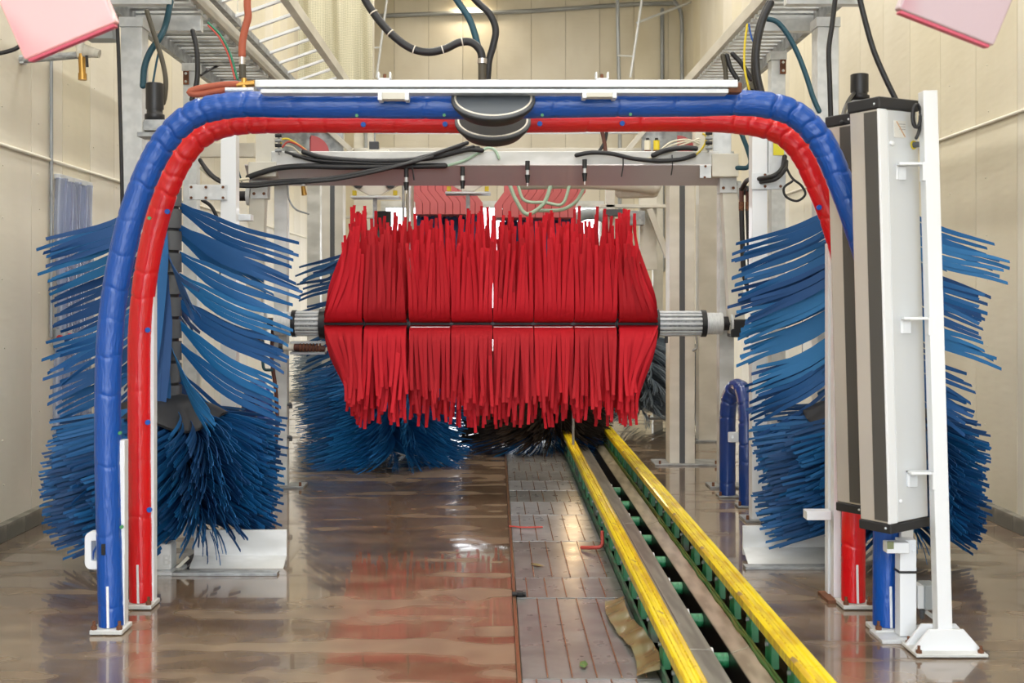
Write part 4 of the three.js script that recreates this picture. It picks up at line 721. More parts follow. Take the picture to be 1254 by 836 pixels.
{ // trolleys, pipes and tubes around the packs
  const tr = (px0, px1, py, d, label) => {
    const t = thing('trolley', label, 'trolley', [X((px0 + px1) / 2, d), Y(py, d), -d], 'roller trolleys'), w = px1 - px0, s = new THREE.Shape(), k = (a, b) => [X(px0 + a * w, d), Y(py + b * 18, d)];
    [[0.05, -0.1], [0.95, -0.1], [1, 0.35], [0.85, 0.6], [0.62, 1], [0.38, 1], [0.15, 0.6], [0, 0.35]].map(([a, b]) => k(a, b)).forEach(([a, b], i) => i ? s.lineTo(a, b) : s.moveTo(a, b));
    mesh('plate', new THREE.ExtrudeGeometry(s, { depth: 0.03, bevelEnabled: true, bevelSize: 0.004, bevelThickness: 0.004, bevelSegments: 1 }).translate(0, 0, -d), M.cream, t);
    for (const f of [0.16, 0.84]) mesh('wheel', new THREE.CylinderGeometry(0.05, 0.05, 0.05, 18).rotateX(Math.PI / 2).translate(X(px0 + f * w, d), Y(py + 4, d), -d + 0.05), M.rubber, t);
    mesh('tray', pspan(px0 - 1, px1 + 1, py + 18.5, py + 21, d - 0.04, d + 0.2), M.galv, t);
    mesh('stem', pspan((px0 + px1) / 2 - 2.5, (px0 + px1) / 2 + 2.5, py + 21, py + 60, d, d + 0.04), M.galvDark, t);
    for (const f of [0.04, 0.9]) mesh('yellow_stop', pspan(px0 + f * w - 1, px0 + f * w + 4, py + 12, py + 18, d - 0.03, d + 0.02), M.wireYellow, t);
  };
  tr(430, 488, 221, 11.0, 'cream roller trolley with two black wheels, left above the roller');
  tr(546, 600, 216, 11.0, 'cream roller trolley with black wheels between the foam packs');
  const tube = (name, label, cat, pts, r, mat) => tag(mesh(name, hoseG(pts, r, 40, 14), mat), label, cat);
  tube('duct_pipe', 'fat cream pipe running level right above the roller', 'pipe', [at(640, 222, 11.6), at(700, 221, 11.6), at(770, 224, 11.6), at(800, 228, 11.6)], 0.085, M.cream);
  tube('duct_pipe', 'second cream pipe stub below the fat pipe, right above the roller', 'pipe', [at(760, 236, 11.7), at(800, 235, 11.7)], 0.06, M.cream);
  for (const [i, a] of [[630, 645, 262, 0.02], [640, 668, 248, 0.016], [690, 716, 258, 0.018]].entries())
    tube('loop_hose', ['pale hose loop hanging lowest before the right foam pack', 'small pale hose loop before the right foam pack', 'pale hose bending up at the right end of the foam pack'][i], 'hose', i < 2 ? [at(a[0] - 6, 226, 11.5), at(a[0] + 2, 245, 11.5), at(a[1], a[2], 11.5), at(a[1] + 20, 250, 11.5), at(a[1] + 30, 226, 11.5)] : [at(660, 258, 11.6), at(690, 256, 11.6), at(706, 246, 11.6), at(716, 228, 11.6)], a[3], M.wireMint);
  tube('upright_pipe', 'shiny upright pipe hanging before the left foam pack', 'pipe', [at(502, 212, 11.0), at(502, 270, 11.0), at(503, 340, 11.0)], 0.04, M.stainless);
  tube('upright_pipe', 'thin dark upright pipe beside the shiny pipe', 'pipe', [at(494, 224, 10.9), at(494, 280, 10.9), at(494, 330, 10.9)], 0.014, M.galvDark);
  const f = thing('steel_frame', 'pale level frame rails behind the roller, joined by slanting braces', 'frame', [0, 0, -13.2]);
  mesh('rail', pspan(735, 850, 250, 254, 13.2, 13.3), M.cream, f); mesh('rail', pspan(414, 470, 264, 267, 13.2, 13.3), M.cream, f);
  mesh('brace', barG(at(795, 256, 13.2), at(818, 315, 13.2), 0.07, 0.07), M.cream, f); mesh('hanger_block', pspan(740, 765, 256, 264, 13.1, 13.3), M.rubberGrey, f); mesh('hanger_block', pspan(770, 790, 258, 275, 13.1, 13.3), M.galvDark, f);
  mesh('leg', pspan(405, 412, 264, 600, 13.2, 13.3), M.cream, f); mesh('leg', spanG(X(842, 13.2), X(849, 13.2), 0, Y(250, 13.2), -13.3, -13.2), M.cream, f);
  mesh('column', spanG(X(742, 13.2), X(753, 13.2), Y(300, 13.2), Y(205, 13.2), -13.32, -13.2), M.cream, f); mesh('column', spanG(X(785, 13.2), X(806, 13.2), Y(330, 13.2), Y(205, 13.2), -13.42, -13.3), M.cream, f);
  // upper frames seen between arch and gantry beam
  const u = thing('upper_frame', 'pale upper cross frame seen between the red arch and the cream beam', 'frame', [0, Y(195, 13.8), -13.8]);
  mesh('rail', pspan(425, 850, 181, 197, 13.8, 13.9), M.cream, u); mesh('rail', pspan(460, 850, 158, 163, 16.0, 16.1), M.galv, u);
  mesh('post', spanG(X(408, 13.8), X(420, 13.8), Y(330, 13.8), Y(120, 13.8), -13.95, -13.85), M.cream, u); mesh('brace', barG(at(398, 155, 13.6), at(432, 186, 13.6), 0.1, 0.06), M.cream, u);
  mesh('panel', pspan(240, 312, 175, 192, 11.6, 11.7), M.cream, u); mesh('brace', barG(at(762, 192, 13.6), at(790, 158, 13.6), 0.08, 0.06), M.cream, u);
  mesh('rear_panel', pspan(786, 852, 158, 192, 13.7, 13.75), M.galvDark, u); mesh('rear_panel', pspan(345, 420, 160, 192, 13.7, 13.75), M.galvDark, u);
  const bx = thing('control_box', 'small black control box standing on the cream beam', 'box', [X(458, 9.7), Y(187, 9.6), -9.7]);
  mesh('case', pspan(452, 463.5, 173, 187, 9.7, 9.77), M.blackPlastic, bx); mesh('bracket', pspan(448, 476, 183, 189, 9.68, 9.82), M.cream, bx); mesh('aerial', rodG(at(459, 158, 9.74), at(459, 175, 9.74), 0.008, 6), M.galvDark, bx);
  for (const [px, mat, label] of [[793, M.wireWhite, 'small clear bottle on the beam near the red reel'], [804, M.wireYellow, 'small yellow bottle on the beam near the red reel']]) { const b = thing('bottle', label, 'bottle', [X(px, 9.75), Y(188, 9.75), -9.75]); mesh('body', rodG(at(px, 185, 9.75), at(px, 172, 9.75), 0.027, 12), mat, b); mesh('cap', rodG(at(px, 172, 9.75), at(px, 169, 9.75), 0.014, 10), M.blackPlastic, b); mesh('holder', rodG(at(px, 189, 9.75), at(px, 184, 9.75), 0.032, 12), M.hoseBrown, b); }
  for (const [px0, px1, label, s] of [[362, 398, 'dark red half-round belt guard left on the cream beam', 1], [810, 850, 'dark red half-round belt guard right on the cream beam', -1]]) { const c = [(px0 + px1) / 2, 188], g = new THREE.CylinderGeometry(0.155, 0.155, 0.12, 30, 1, false, 0, Math.PI).rotateZ(Math.PI / 2).rotateX(Math.PI / 2).rotateY(Math.PI / 2 + s * 0.25); const p = at(c[0], c[1], 9.8); g.scale(1, 0.95, 1); g.translate(p.x, p.y, p.z); tag(mesh('belt_guard', g, M.reelRed), label, 'guard'); }
}
// ---------------------------------------------------------------- overhead walkways
{
  const walkway = (s, xIn, xOut, labels) => {
    const post = (x, z, top, label) => { const t = thing('walkway_post', label, 'post', [x, 0, z]); const w = z > -8.5 ? 0.155 : 0.12; mesh('shaft', spanG(x - w / 2, x + w / 2, 0.015, top, z - w, z, 0.006), M.galv, t); mesh('cap', spanG(x - w / 2 - 0.01, x + w / 2 + 0.01, top, top + 0.07, z - w - 0.01, z + 0.01, 0.004), M.galv, t); mesh('base_plate', spanG(x - 0.14, x + 0.14, 0, 0.018, z - w - 0.07, z + 0.07, 0.003), M.galvDark, t); return t; };
    const x1 = s < 0 ? -2.63 : 2.40, x2 = s < 0 ? -2.67 : 2.35, z2 = s < 0 ? -9.98 : -9.5;
    post(x1, -8.25, 3.6, labels[0]); const p2 = post(x2, z2, 3.62, labels[1]);
    mesh('rusty_plate', boxG(0.05, 0.12, 0.012, x2 + (s < 0 ? -0.03 : 0.035), 3.56, z2 + 0.012, 0.003), M.rust, p2); for (const dy of [-0.035, 0.035]) mesh('bolt', new THREE.SphereGeometry(0.012, 8, 6).translate(x2 + (s < 0 ? -0.03 : 0.035), 3.56 + dy, z2 + 0.02), M.galv, p2);
    const t = thing('overhead_walkway', labels[2], 'walkway', [(xIn + xOut) / 2, 3.67, -8.5]), a = Math.min(xIn, xOut), b = Math.max(xIn, xOut);
    for (const z of [-4.2, -7.92, -8.72, -11.6, -14]) mesh('cross_beam', spanG(Math.min(a, x1 - 0.15), Math.max(b, x1 + 0.15), 3.68, 3.8, z - 0.08, z, 0.004), M.galv, t);
    mesh('inner_channel', spanG(xIn - 0.03, xIn + 0.03, 3.85, 3.95, -15, -3, 0.004), M.cream, t);
    mesh('outer_channel', spanG(xOut - 0.025, xOut + 0.025, 3.72, 3.84, -15, -3, 0.004), M.galvDark, t);
    const sg = boxG(b - a, 0.03, 0.075, 0, 0, 0, 0.003);
    for (let z = -4; z > -14.8; z -= 0.14) { const m = mesh('slat', sg, s < 0 ? (Math.abs(Math.sin(z * 37)) > 0.6 ? M.galvDark : M.galv) : M.galv, t); m.position.add(V((a + b) / 2, 3.83, z)); }
    return t;
  };
  walkway(-1, -2.25, -2.77, ['stout pale post carrying the left overhead walkway', 'slim second post under the left overhead walkway', 'slatted galvanised walkway overhead on the left']);
  walkway(1, 2.015, 2.45, ['stout pale post carrying the right overhead walkway, with a cable clipped on', 'slim second post under the right overhead walkway', 'slatted galvanised walkway overhead on the right']);
  const t = thing('cable_ladder', 'cream cable ladder with white rungs, overhead left of the middle', 'ladder', [-1.69, 4.05, -10]);
  mesh('side_rail', barG(V(-1.69, 4.07, -7.5), V(-1.69, 4.07, -15), 0.07, 0.1), M.cream, t);
  mesh('side_rail', barG(V(-2.14, 3.92, -7.5), V(-2.14, 3.92, -15), 0.05, 0.06), M.galvDark, t);
  for (let i = 0; i < 15; i++) { const z = -7.9 - i * 0.47; mesh('rung', barG(V(-1.7, 4.08, z), V(-2.13, 3.93, z), 0.035, 0.025), M.white, t); }
  // netting sheet hung behind the ladder
  const g = new THREE.PlaneGeometry(1.0, 2.2, 24, 30), p = g.attributes.position; for (let i = 0; i < p.count; i++) { const x = p.getX(i), y = p.getY(i); p.setZ(i, 0.06 * Math.sin(x * 17 + y * 1.3) + 0.03 * Math.sin(x * 31)); }
  g.computeVertexNormals(); g.translate(X(408, 15), 5.3, -15.2);
  tag(mesh('net_curtain', merge([g, g.clone().translate(0, 0, -0.012)]), std('#ffffff', 0.85, 0, { map: texture(128, true, (u, v) => (((u * 8) % 1) < 0.24 || ((v * 8) % 1) < 0.24) ? hex('#d8d3ba') : hex('#a8a48c'), 6, 12) })), 'pale folded netting hung behind the cable ladder', 'net');
  tag(mesh('hanging_mitt', merge([new THREE.SphereGeometry(0.045, 12, 10).scale(0.8, 1.6, 0.8).translate(X(291, 9.5), Y(25, 9.5), -9.5), rodG(at(291, 0, 9.5), at(291, 20, 9.5), 0.006, 6)]), M.cream), 'small cream pull handle hanging by the left overhead channel', 'handle');
}
// ---------------------------------------------------------------- hoses and cables
{
  const hose = (name, label, px, d, r, mat, cat = 'hose') => tag(mesh(name, hoseG(px.map(([a, b, dd]) => at(a, b, dd ?? d)), r, px.length * 10, 9), mat), label, cat);
  const sag = hose('black_hose', 'thick black hose sagging from the ceiling to the pipe above the arch', [[440, -14], [452, 8], [466, 27], [484, 46], [505, 60], [525, 64], [545, 60], [563, 52], [577, 52], [588, 62], [591, 76]], 6.6, 0.023, M.hoseBlack);
  for (const [x, y, a] of [[457.5, 15.5, -1.0], [478, 40.5, -0.8], [507, 61, -0.35], [542, 61, 0.3], [566, 51.5, 0.2]]) mesh('hose_clip', new THREE.TorusGeometry(0.0235, 0.004, 6, 16).rotateY(Math.PI / 2).rotateZ(a).translate(X(x, 6.6), Y(y, 6.6), -6.6), M.ring, sag);
  const pip = thing('feed_pipe', 'short brown feed pipe with a clamp above the galvanised channel', 'pipe', [X(591, 6.6), Y(97, 6.6), -6.6]);
  mesh('pipe', rodG(at(590.5, 112, 6.6), at(590.5, 74, 6.6), 0.024, 14), M.hoseOlive, pip); mesh('clamp', rodG(at(590.5, 78, 6.6), at(590.5, 72, 6.6), 0.028, 14), M.stainless, pip);
  hose('teal_hose', 'dark teal hose dropping from the ceiling to the feed pipe', [[550, -14], [562, 4], [574, 22], [581, 40], [585, 56]], 6.7, 0.02, M.hoseTeal);
  hose('black_hose', 'black hose looping down right of the teal hose', [[570, -14], [585, 3], [600, 18], [607, 36], [604, 56], [599, 74], [596, 112]], 6.75, 0.021, M.hoseBlack);
  hose('red_hose', 'rusty red hose hanging down to brass fittings at the channel end', [[303, -12], [303, 8], [304, 20], [300, 36], [297, 52], [296.5, 68]], 5.8, 0.019, M.hoseRed);
  const ft = thing('hose_fitting', 'brass and steel fitting at the left end of the galvanised channel', 'fitting', [X(297, 5.8), Y(104, 5.8), -5.8]);
  mesh('ferrule', rodG(at(296.5, 66, 5.8), at(296.5, 79, 5.8), 0.016, 12), M.stainless, ft); mesh('nut', rodG(at(297, 79, 5.8), at(297, 96, 5.8), 0.018, 8), M.hoseOlive, ft); mesh('tee', merge([rodG(at(290, 104, 5.75), at(312, 102, 5.75), 0.016, 10), rodG(at(299, 96, 5.75), at(299, 108, 5.75), 0.015, 10)]), M.brass, ft); mesh('union', rodG(at(276, 110, 5.7), at(311, 110, 5.7), 0.012, 10), M.galv, ft);
  hose('red_hose', 'rusty red hose lying in a loop over the blue arch, left end', [[291, 103], [272, 104], [252, 107], [238, 110], [232, 113], [240, 115.5], [258, 113], [278, 110]], 5.75, 0.017, M.hoseRed);
  hose('olive_hose', 'dark olive hose curving past the left brush motor', [[180, 14], [185, 30], [192, 52], [199, 75], [203, 98], [202, 118], [200, 126]], 7.4, 0.016, M.hoseOlive);
  hose('blue_hose', 'blue hose arching from the left walkway to the stout post', [[209, 2, 7.96], [203, 30, 7.9], [196, 46], [184, 63], [177, 82], [175, 105]], 7.8, 0.022, M.hoseTeal);
  hose('blue_cable', 'thin blue cable above the left brush motor', [[195, 60], [191, 80], [187, 103]], 7.5, 0.007, M.hoseTeal, 'cable');
  hose('black_hose', 'black hose hanging below the left walkway beam', [[236, 38], [240, 55], [242, 75], [241, 100], [235, 122]], 7.9, 0.018, M.hoseBlack);
  hose('black_cable', 'black cable running down the left side of the stout left post', [[143, 20], [145, 60], [147, 130], [149, 210], [150, 270]], 7.9, 0.013, M.hoseBlack, 'cable');
  hose('red_wire', 'thin red wire hanging from the left channel', [[255, 31], [268, 45], [279, 66], [288, 97]], 7.2, 0.006, M.wireRed, 'wire');
  hose('green_wire', 'thin green wire hanging beside the red wire', [[255, 28], [270, 43], [282, 66], [291, 97]], 7.2, 0.007, M.wireGreen, 'wire');
  hose('black_cable', 'short black cable leaning under the left slats', [[246, 92, 10.4], [256, 86, 10.6], [268, 80, 10.78]], 9.0, 0.012, M.hoseBlack, 'cable');
  hose('black_hose', 'thick pair of black hoses hanging from the right walkway, front one', [[944, 4], [936, 20], [929, 45], [926, 70], [928, 95], [933, 116]], 6.8, 0.021, M.hoseBlack);
  hose('black_hose', 'thick pair of black hoses hanging from the right walkway, rear one', [[941, 4], [932, 24], [926, 48], [923.5, 72], [924, 92], [928, 112]], 6.9, 0.019, M.hoseBlack);
  hose('teal_hose', 'dark teal hose arching under the right walkway to the post', [[938, 23], [950, 26], [963, 40], [976, 64], [987, 92], [996, 120], [1003, 136]], 7.0, 0.016, M.hoseTeal);
  hose('yellow_cable', 'thin yellow cable hanging by the right channel', [[915, 30], [912, 55], [912, 85], [918, 112]], 6.9, 0.007, M.wireYellow, 'cable');
  hose('blue_cable', 'thin blue cable beside the yellow cable', [[917, 30], [920, 45], [925, 58], [926, 100], [924, 112]], 6.95, 0.006, M.wireBlue, 'cable');
  hose('black_cable', 'black cable clipped to the stout right post', [[1024, -12], [1019, 30], [1015, 60], [1016, 100], [1017.5, 148]], 7.2, 0.016, M.hoseBlack, 'cable');
  hose('black_cable', 'black cable dropping from above to the front cabinet roof', [[1050, -14], [1058, 20], [1070, 62], [1084, 95], [1099, 126]], 5.7, 0.014, M.hoseBlack, 'cable');
  hose('black_cable', 'short black cable between the right motor and the cabinets', [[1046, 114, 7.26], [1040, 122, 6.8], [1034, 136, 6.2], [1031, 150, 5.8]], 6.4, 0.012, M.hoseBlack, 'cable');
  for (const [i, a] of [[[890, 68], [895, 84], [903, 97]], [[897, 66], [908, 78], [920, 97]], [[885, 68], [888, 84], [889, 97]]].entries()) hose('black_hose', ['short black hose under the right slats, middle', 'short black hose under the right slats, rightmost', 'short olive hose under the right slats, leftmost'][i], a, 8.5, 0.018, i === 2 ? M.hoseOlive : M.hoseBlack);
  tag(mesh('drum', new THREE.CylinderGeometry(0.36, 0.36, 0.3, 30, 1, false, Math.PI / 2, Math.PI).rotateX(Math.PI / 2).translate(X(885, 12), Y(112, 12), -12), M.hoseOlive), 'dark round drum end behind the right end of the channel', 'drum');
  // bundles on the gantry beam
  hose('cable_bundle', 'ribbed black cable bundle draped along the left half of the cream beam', [[304, 217], [318, 212], [340, 206], [370, 203.5], [420, 204.5], [480, 204], [545, 203]], 9.54, 0.024, M.hoseBlack, 'cable');
  hose('cable_bundle', 'black cable bundle hanging under the beam end and rising to the pads', [[245, 196], [252, 206], [264, 218], [280, 224], [305, 226], [345, 222], [400, 219], [450, 210], [500, 200], [540, 186], [572, 175]], 9.5, 0.018, M.hoseBlack, 'cable');
  hose('cable_bundle', 'upper black cable bundle across the left half of the cream beam', [[372, 186], [392, 192], [430, 196], [480, 197], [530, 193], [575, 183], [590, 184]], 9.54, 0.022, M.hoseBlack, 'cable');
  hose('cable_bundle', 'third black cable lying along the left half of the beam', [[360, 190], [400, 199], [450, 201], [500, 196], [560, 182], [586, 181]], 9.55, 0.017, M.hoseBlack, 'cable');
  hose('cable_bundle', 'black cable bundle lying on the right half of the cream beam', [[706, 190], [722, 187], [748, 188], [775, 194], [810, 197], [838, 194], [850, 190]], 9.545, 0.019, M.hoseBlack, 'cable');
  hose('cable_bundle', 'thinner black cable above the bundle on the right half of the beam', [[800, 190], [815, 184], [840, 181], [852, 182]], 9.54, 0.022, M.hoseBlack, 'cable');
  for (const [i, a] of [[790, 196], [796, 194], [802, 192]].entries()) hose('white_wire', ['lowest pale wire fanning out to the right connector', 'middle pale wire fanning out to the right connector', 'uppermost pale wire fanning out to the right connector'][i], [[a[0], a[1]], [820, 183 - i * 4], [842, 171 - i * 2 + 4], [856, 170 + i * 3]], 9.585, 0.008, M.wireWhite, 'wire');
  hose('yellow_wire', 'yellow wire bending round the right connector', [[849, 192], [858, 184], [864, 174], [864, 166], [861, 164]], 9.585, 0.008, M.wireYellow, 'wire');
  hose('yellow_wire', 'yellow wire loop at the left connector on the beam', [[344, 176], [345, 171], [352, 170], [362, 175], [375, 184]], 9.585, 0.008, M.wireYellow, 'wire');
  hose('red_wire', 'dull red wire beside the yellow loop on the beam', [[346, 180], [352, 174], [362, 176], [378, 186], [400, 193]], 9.575, 0.008, M.wireRed, 'wire');
  hose('white_wire', 'pale wire from the left connector to the bundle', [[350, 178], [358, 180], [368, 188], [372, 189]], 9.585, 0.008, M.wireWhite, 'wire');
  hose('mint_wire', 'pale green wire curving below the lower round pad', [[548, 203], [570, 196], [588, 186], [598, 181], [606, 184], [611, 194]], 9.585, 0.012, M.wireMint, 'wire');
  hose('cable_bundle', 'thin black cable along the top edge of the beam, left half', [[350, 186], [380, 195], [430, 199], [490, 200], [540, 190], [580, 179]], 9.53, 0.012, M.hoseBlack, 'cable');
  hose('cable_bundle', 'thin black cable swinging lowest under the left beam end', [[247, 200], [256, 213], [270, 223], [300, 228.5], [350, 224.5], [410, 220], [470, 208], [530, 192]], 9.48, 0.013, M.hoseBlack, 'cable');
  hose('tan_cable', 'tan cable beside the black bundle at the left beam end', [[246, 206], [258, 216], [280, 221], [304, 219]], 9.5, 0.012, M.wireWhite, 'cable');
  hose('cable_tie', 'black cable tie hanging below the bundle on the beam', [[504, 195], [505, 206], [507, 220]], 9.52, 0.006, M.hoseBlack, 'tie');
  hose('cable_tie', 'black cable tie round the right bundle, left one', [[763, 190], [763, 204], [761, 216]], 9.55, 0.005, M.hoseBlack, 'tie');
  hose('cable_tie', 'black cable tie round the right bundle, right one', [[823, 190], [823.5, 203], [822, 214]], 9.55, 0.005, M.hoseBlack, 'tie');
  const conn = (px, py, label) => { const t = thing('connector_row', label, 'connector', [X(px, 9.5), Y(py, 9.5), -9.5]); for (let i = 0; i < 4; i++) mesh('connector', rodG(at(px - 4, py - 9 + i * 6, 9.5), at(px + 4, py - 9 + i * 6, 9.5), 0.016, 8), i % 2 ? M.galvDark : M.blackPlastic, t); mesh('plate', pspan(px - 1, px + 1, py - 14, py + 14, 9.5, 9.55), M.galvDark, t); };
  conn(341, 175, 'row of black connectors on the left upright of the gantry'); conn(868, 172, 'row of black connectors on the right upright of the gantry');
  hose('teal_hose', 'teal hose running down to the right end of the cream beam', [[903, 150], [908, 164], [915, 182], [919, 199], [915, 205], [903, 205.5]], 9.57, 0.02, M.hoseTeal);
  hose('black_hose', 'black hose sweeping from the right bracket to twin fittings', [[961, 192, 8.4], [958, 206, 8.35], [948, 215, 8.3], [930, 219, 8.4], [915, 221, 8.7], [908, 232, 8.9]], 8.2, 0.018, M.hoseBlack);
  hose('black_hose', 'second black hose beside the sweeping hose at the right bracket', [[963, 198, 8.4], [961, 208, 8.33], [950, 219, 8.3], [932, 223, 8.4], [922, 225, 8.7], [916, 233, 8.9]], 8.2, 0.016, M.hoseBlack);
  hose('black_cable', 'thin looped cable by the right post', [[961, 200, 8.42], [970, 218], [982, 228], [986, 238], [976, 246], [962, 240], [960, 230], [970, 222]], 8.3, 0.009, M.hoseBlack, 'cable');
  for (const [i, px] of [908, 916].entries()) { const t = thing('copper_fitting', i ? 'right one of twin copper hose fittings beside the right swing arm' : 'left one of twin copper hose fittings beside the right swing arm', 'fitting', [X(px, 8.9), Y(248, 8.9), -8.9]); mesh('tube', rodG(at(px, 230, 8.9), at(px, 248, 8.9), 0.018, 10), M.hoseBrown, t); mesh('nut', rodG(at(px, 247, 8.9), at(px, 258, 8.9), 0.022, 6), M.rust, t); mesh('hose_tail', hoseG([at(px, 256, 8.9), at(px + 1, 290, 8.9), at(px + 4, 340, 8.9), at(px + 14 - i * 3, 368, 8.9)], 0.02, 30), M.hoseBlack, t); }
  hose('grey_tube', 'thin grey tube bent under the right motor', [[851, 404], [853, 416], [853, 426], [849, 429]], 11.18, 0.012, M.galvDark, 'tube');
  hose('black_cable', 'black cable hanging behind the strips of the left blue brush', [[248, 245], [258, 252], [266, 268], [270, 300], [271, 345]], 8.6, 0.014, M.hoseBlack, 'cable');
  hose('grey_wire', 'thin grey wire hanging below the left end of the beam', [[352, 226], [354, 244], [362, 256], [378, 262]], 9.7, 0.008, M.galvDark, 'wire');
  hose('teal_wire', 'thin teal wire hanging before the left wall panel', [[289, 186], [291, 204], [296, 222]], 11.58, 0.008, M.hoseTeal, 'wire');
  hose('blue_tube', 'short dark blue tube on the left gantry post', [[322, 418], [322, 445], [324, 452], [333, 453]], 9.8, 0.013, M.hoseTeal, 'tube');
  hose('brown_hose', 'brown hose pair hanging above the right half of the beam', [[734, 150], [739, 168], [742, 190]], 9.7, 0.018, M.hoseBrown);
  hose('black_hose', 'black hose beside the brown hose above the beam', [[744, 150], [741, 172], [731, 190]], 9.7, 0.014, M.hoseBlack);
  const br = thing('brass_nozzle', 'small brass nozzle under the left end of the cream beam', 'nozzle', [X(372, 9.7), Y(240, 9.7), -9.7]);
  mesh('stem', rodG(at(371, 222, 9.7), at(371.5, 228, 9.7), 0.018, 10), M.galv, br); mesh('body', rodG(at(371, 228, 9.7), at(373, 239, 9.7), 0.018, 10, 0.024), M.brass, br);
}
// ---------------------------------------------------------------- left and right wall fittings
{
  const d = 8.1, t = thing('wall_tap', 'grey water pipe with a brass tap high on the left wall', 'tap', [X(100, d), Y(97, d), -d]);
  mesh('pipe', rodG(at(18, 74, d), at(112, 66, d), 0.026, 14), M.galvDark, t); mesh('elbow', rodG(at(103, 62, d - 0.05), at(122, 66, d - 0.05), 0.045, 14, 0.03), M.cream, t); mesh('riser', rodG(at(97, 48, d - 0.03), at(100, 70, d - 0.03), 0.032, 12), M.cream, t);
  const s = mesh('spout', rodG(at(100, 66, d - 0.04), at(101, 94, d - 0.04), 0.024, 14), M.brass, t); mesh('spout_nut', rodG(at(101, 90, d - 0.04), at(101, 98, d - 0.04), 0.031, 8), M.brass, s); mesh('handle', merge([rodG(at(106, 68, d - 0.08), at(107, 82, d - 0.08), 0.01, 8)]), M.blackPlastic, s);
  mesh('junction', pspan(103, 138, 34, 47, d, d + 0.15), M.greyBox, t);
  mesh('wall_bracket', spanG(WL, X(30, d), Y(78, d), Y(68, d), -d - 0.05, -d + 0.02), M.galv, t);
  tag(mesh('conduit', hoseG([V(WL + 0.02, 5.2, -8.62), V(WL + 0.02, 3, -8.62), V(WL + 0.02, 1.35, -8.62)], 0.014, 10, 8), M.galvDark), 'thin grey conduit running down the left wall beside clear strips', 'conduit');
  const b = thing('stop_button', 'small grey box with a red button on the left wall', 'switch', [WL + 0.05, 1.3, -8.8]);
  mesh('case', spanG(WL, WL + 0.09, Y(425, 8.75), Y(403, 8.75), -8.86, -8.7, 0.006), M.greyBox, b); mesh('button', rodG(V(WL + 0.06, Y(413, 8.75), -8.7), V(WL + 0.06, Y(413, 8.75), -8.67), 0.022, 12), M.redButton, b); mesh('side_button', rodG(V(WL + 0.09, Y(411, 8.75), -8.78), V(WL + 0.115, Y(411, 8.75), -8.78), 0.018, 12), M.redButton, b);
  const c = thing('strip_curtain', 'clear plastic strips hanging against the left wall', 'curtain', [WL + 0.05, 0.6, -9.05]);
  for (let i = 0; i < 7; i++) {
    const z = -8.78 - i * 0.094, h = 1.95, g = new THREE.CylinderGeometry(0.055, 0.055, h, 12, 24, true, -0.3, Math.PI + 0.6).translate(WL + 0.03, 2.56 - h / 2 - 0.02 * (i % 3), z); const p = g.attributes.position;
    for (let k = 0; k < p.count; k++) { const y = p.getY(k); p.setZ(k, p.getZ(k) + 0.012 * Math.sin(y * 3 + i) + (2.56 - y) * 0.02); p.setX(k, p.getX(k) + 0.012 * Math.sin(y * 5 + i * 2)); } g.computeVertexNormals();
    mesh('plastic_strip', g, M.clearStrip, c);
  }
  mesh('hanging_rail', spanG(WL, WL + 0.05, 2.55, 2.59, -9.42, -8.72, 0.004), M.galv, c);
  // white sill panels behind the right brush
  const w = thing('wall_window', 'dark framed wall hatch behind the strips of the right brush', 'hatch', [WR - 0.05, 1, -10.4]);
  mesh('frame', spanG(WR - 0.06, WR, 0.75, 1.75, -13.6, -12.4, 0.01), M.rubberGrey, w); mesh('pane', spanG(WR - 0.075, WR - 0.055, 0.83, 1.67, -13.5, -12.5, 0.004), M.cream, w); mesh('switch_plate', spanG(WR - 0.09, WR - 0.07, 1.3, 1.45, -13.1, -13.0, 0.004), M.white, w);
}
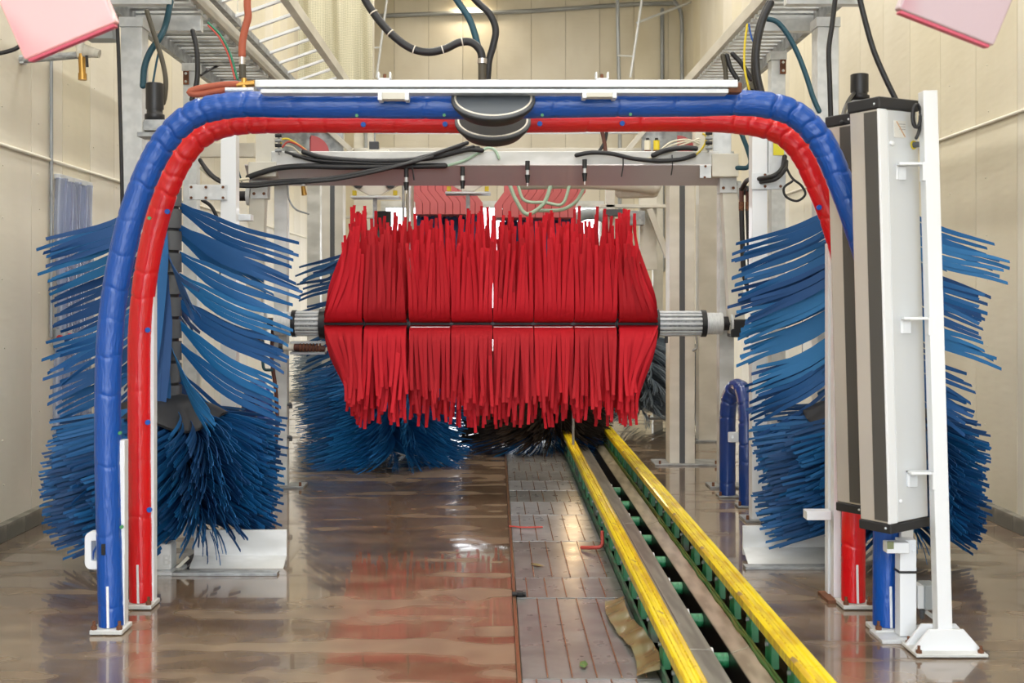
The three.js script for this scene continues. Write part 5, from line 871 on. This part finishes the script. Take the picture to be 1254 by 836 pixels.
// ---------------------------------------------------------------- pink boards hanging close to the camera
{
  const board = (label, cpx, cpy, d, w, h, rot, mat) => {
    const c = at(cpx, cpy, d), t = thing('hanging_board', label, 'board', [c.x, c.y, c.z]);
    const put = (g) => g.applyMatrix4(new THREE.Matrix4().makeTranslation(c.x, c.y, c.z).multiply(new THREE.Matrix4().makeRotationFromEuler(new THREE.Euler(0.12, 0, rot))));
    mesh('board', put(boxG(w, h, 0.05, 0, 0, 0, 0.008)), mat, t);
    mesh('lower_edge', put(boxG(w - 0.02, 0.012, 0.036, 0, -h / 2 - 0.004, 0, 0.003)), M.slabEdge, t);
    for (const s of [-0.3, 0.3]) { const p = V(c.x + s * w * Math.cos(rot), c.y + 0.1, c.z - 0.03); mesh('hanger', rodG(p, V(p.x, 3.32, p.z), 0.005, 6), M.galv, t); }
  };
  board('faded pink board hanging close by in the top left corner', 57, -22, 3.7, 0.325, 0.41, 0.38, M.pinkSlab);
  board('greyish pink board hanging close by in the top right corner', 1180, -25, 3.7, 0.335, 0.33, -0.36, M.pinkSlab2);
  tag(mesh('cross_pipe', rodG(V(WL, 3.32, -3.73), V(WR, 3.32, -3.73), 0.03, 14), M.galv), 'galvanised pipe overhead from which the pink boards hang', 'pipe');
  tag(mesh('black_cable', hoseG([at(-20, 68, 5.2), at(5, 64, 5.2), at(22, 58, 5.2), at(40, 40, 5.2), at(50, -20, 5.2)], 0.01, 20, 7), M.hoseBlack), 'black cable hanging behind the pink board at the left edge', 'cable');
}
{ // small warm work lamp behind the fringe
  const p = at(702, 474, 10.95), t = thing('work_lamp', 'small warm work lamp glowing through the red fringe', 'lamp', [p.x, p.y, p.z]);
  mesh('bulb', new THREE.SphereGeometry(0.035, 14, 10).scale(0.8, 1.4, 0.8).translate(p.x, p.y, p.z), M.lampWarm, t); mesh('stalk', rodG(V(p.x, 0.0, p.z), V(p.x, p.y - 0.05, p.z), 0.012, 8), M.galvDark, t);
  const l = new THREE.PointLight(0xffd7a0, 0.7); l.position.copy(p); l.castShadow = true; scene.add(l);
}
renderer.render(scene, camera);
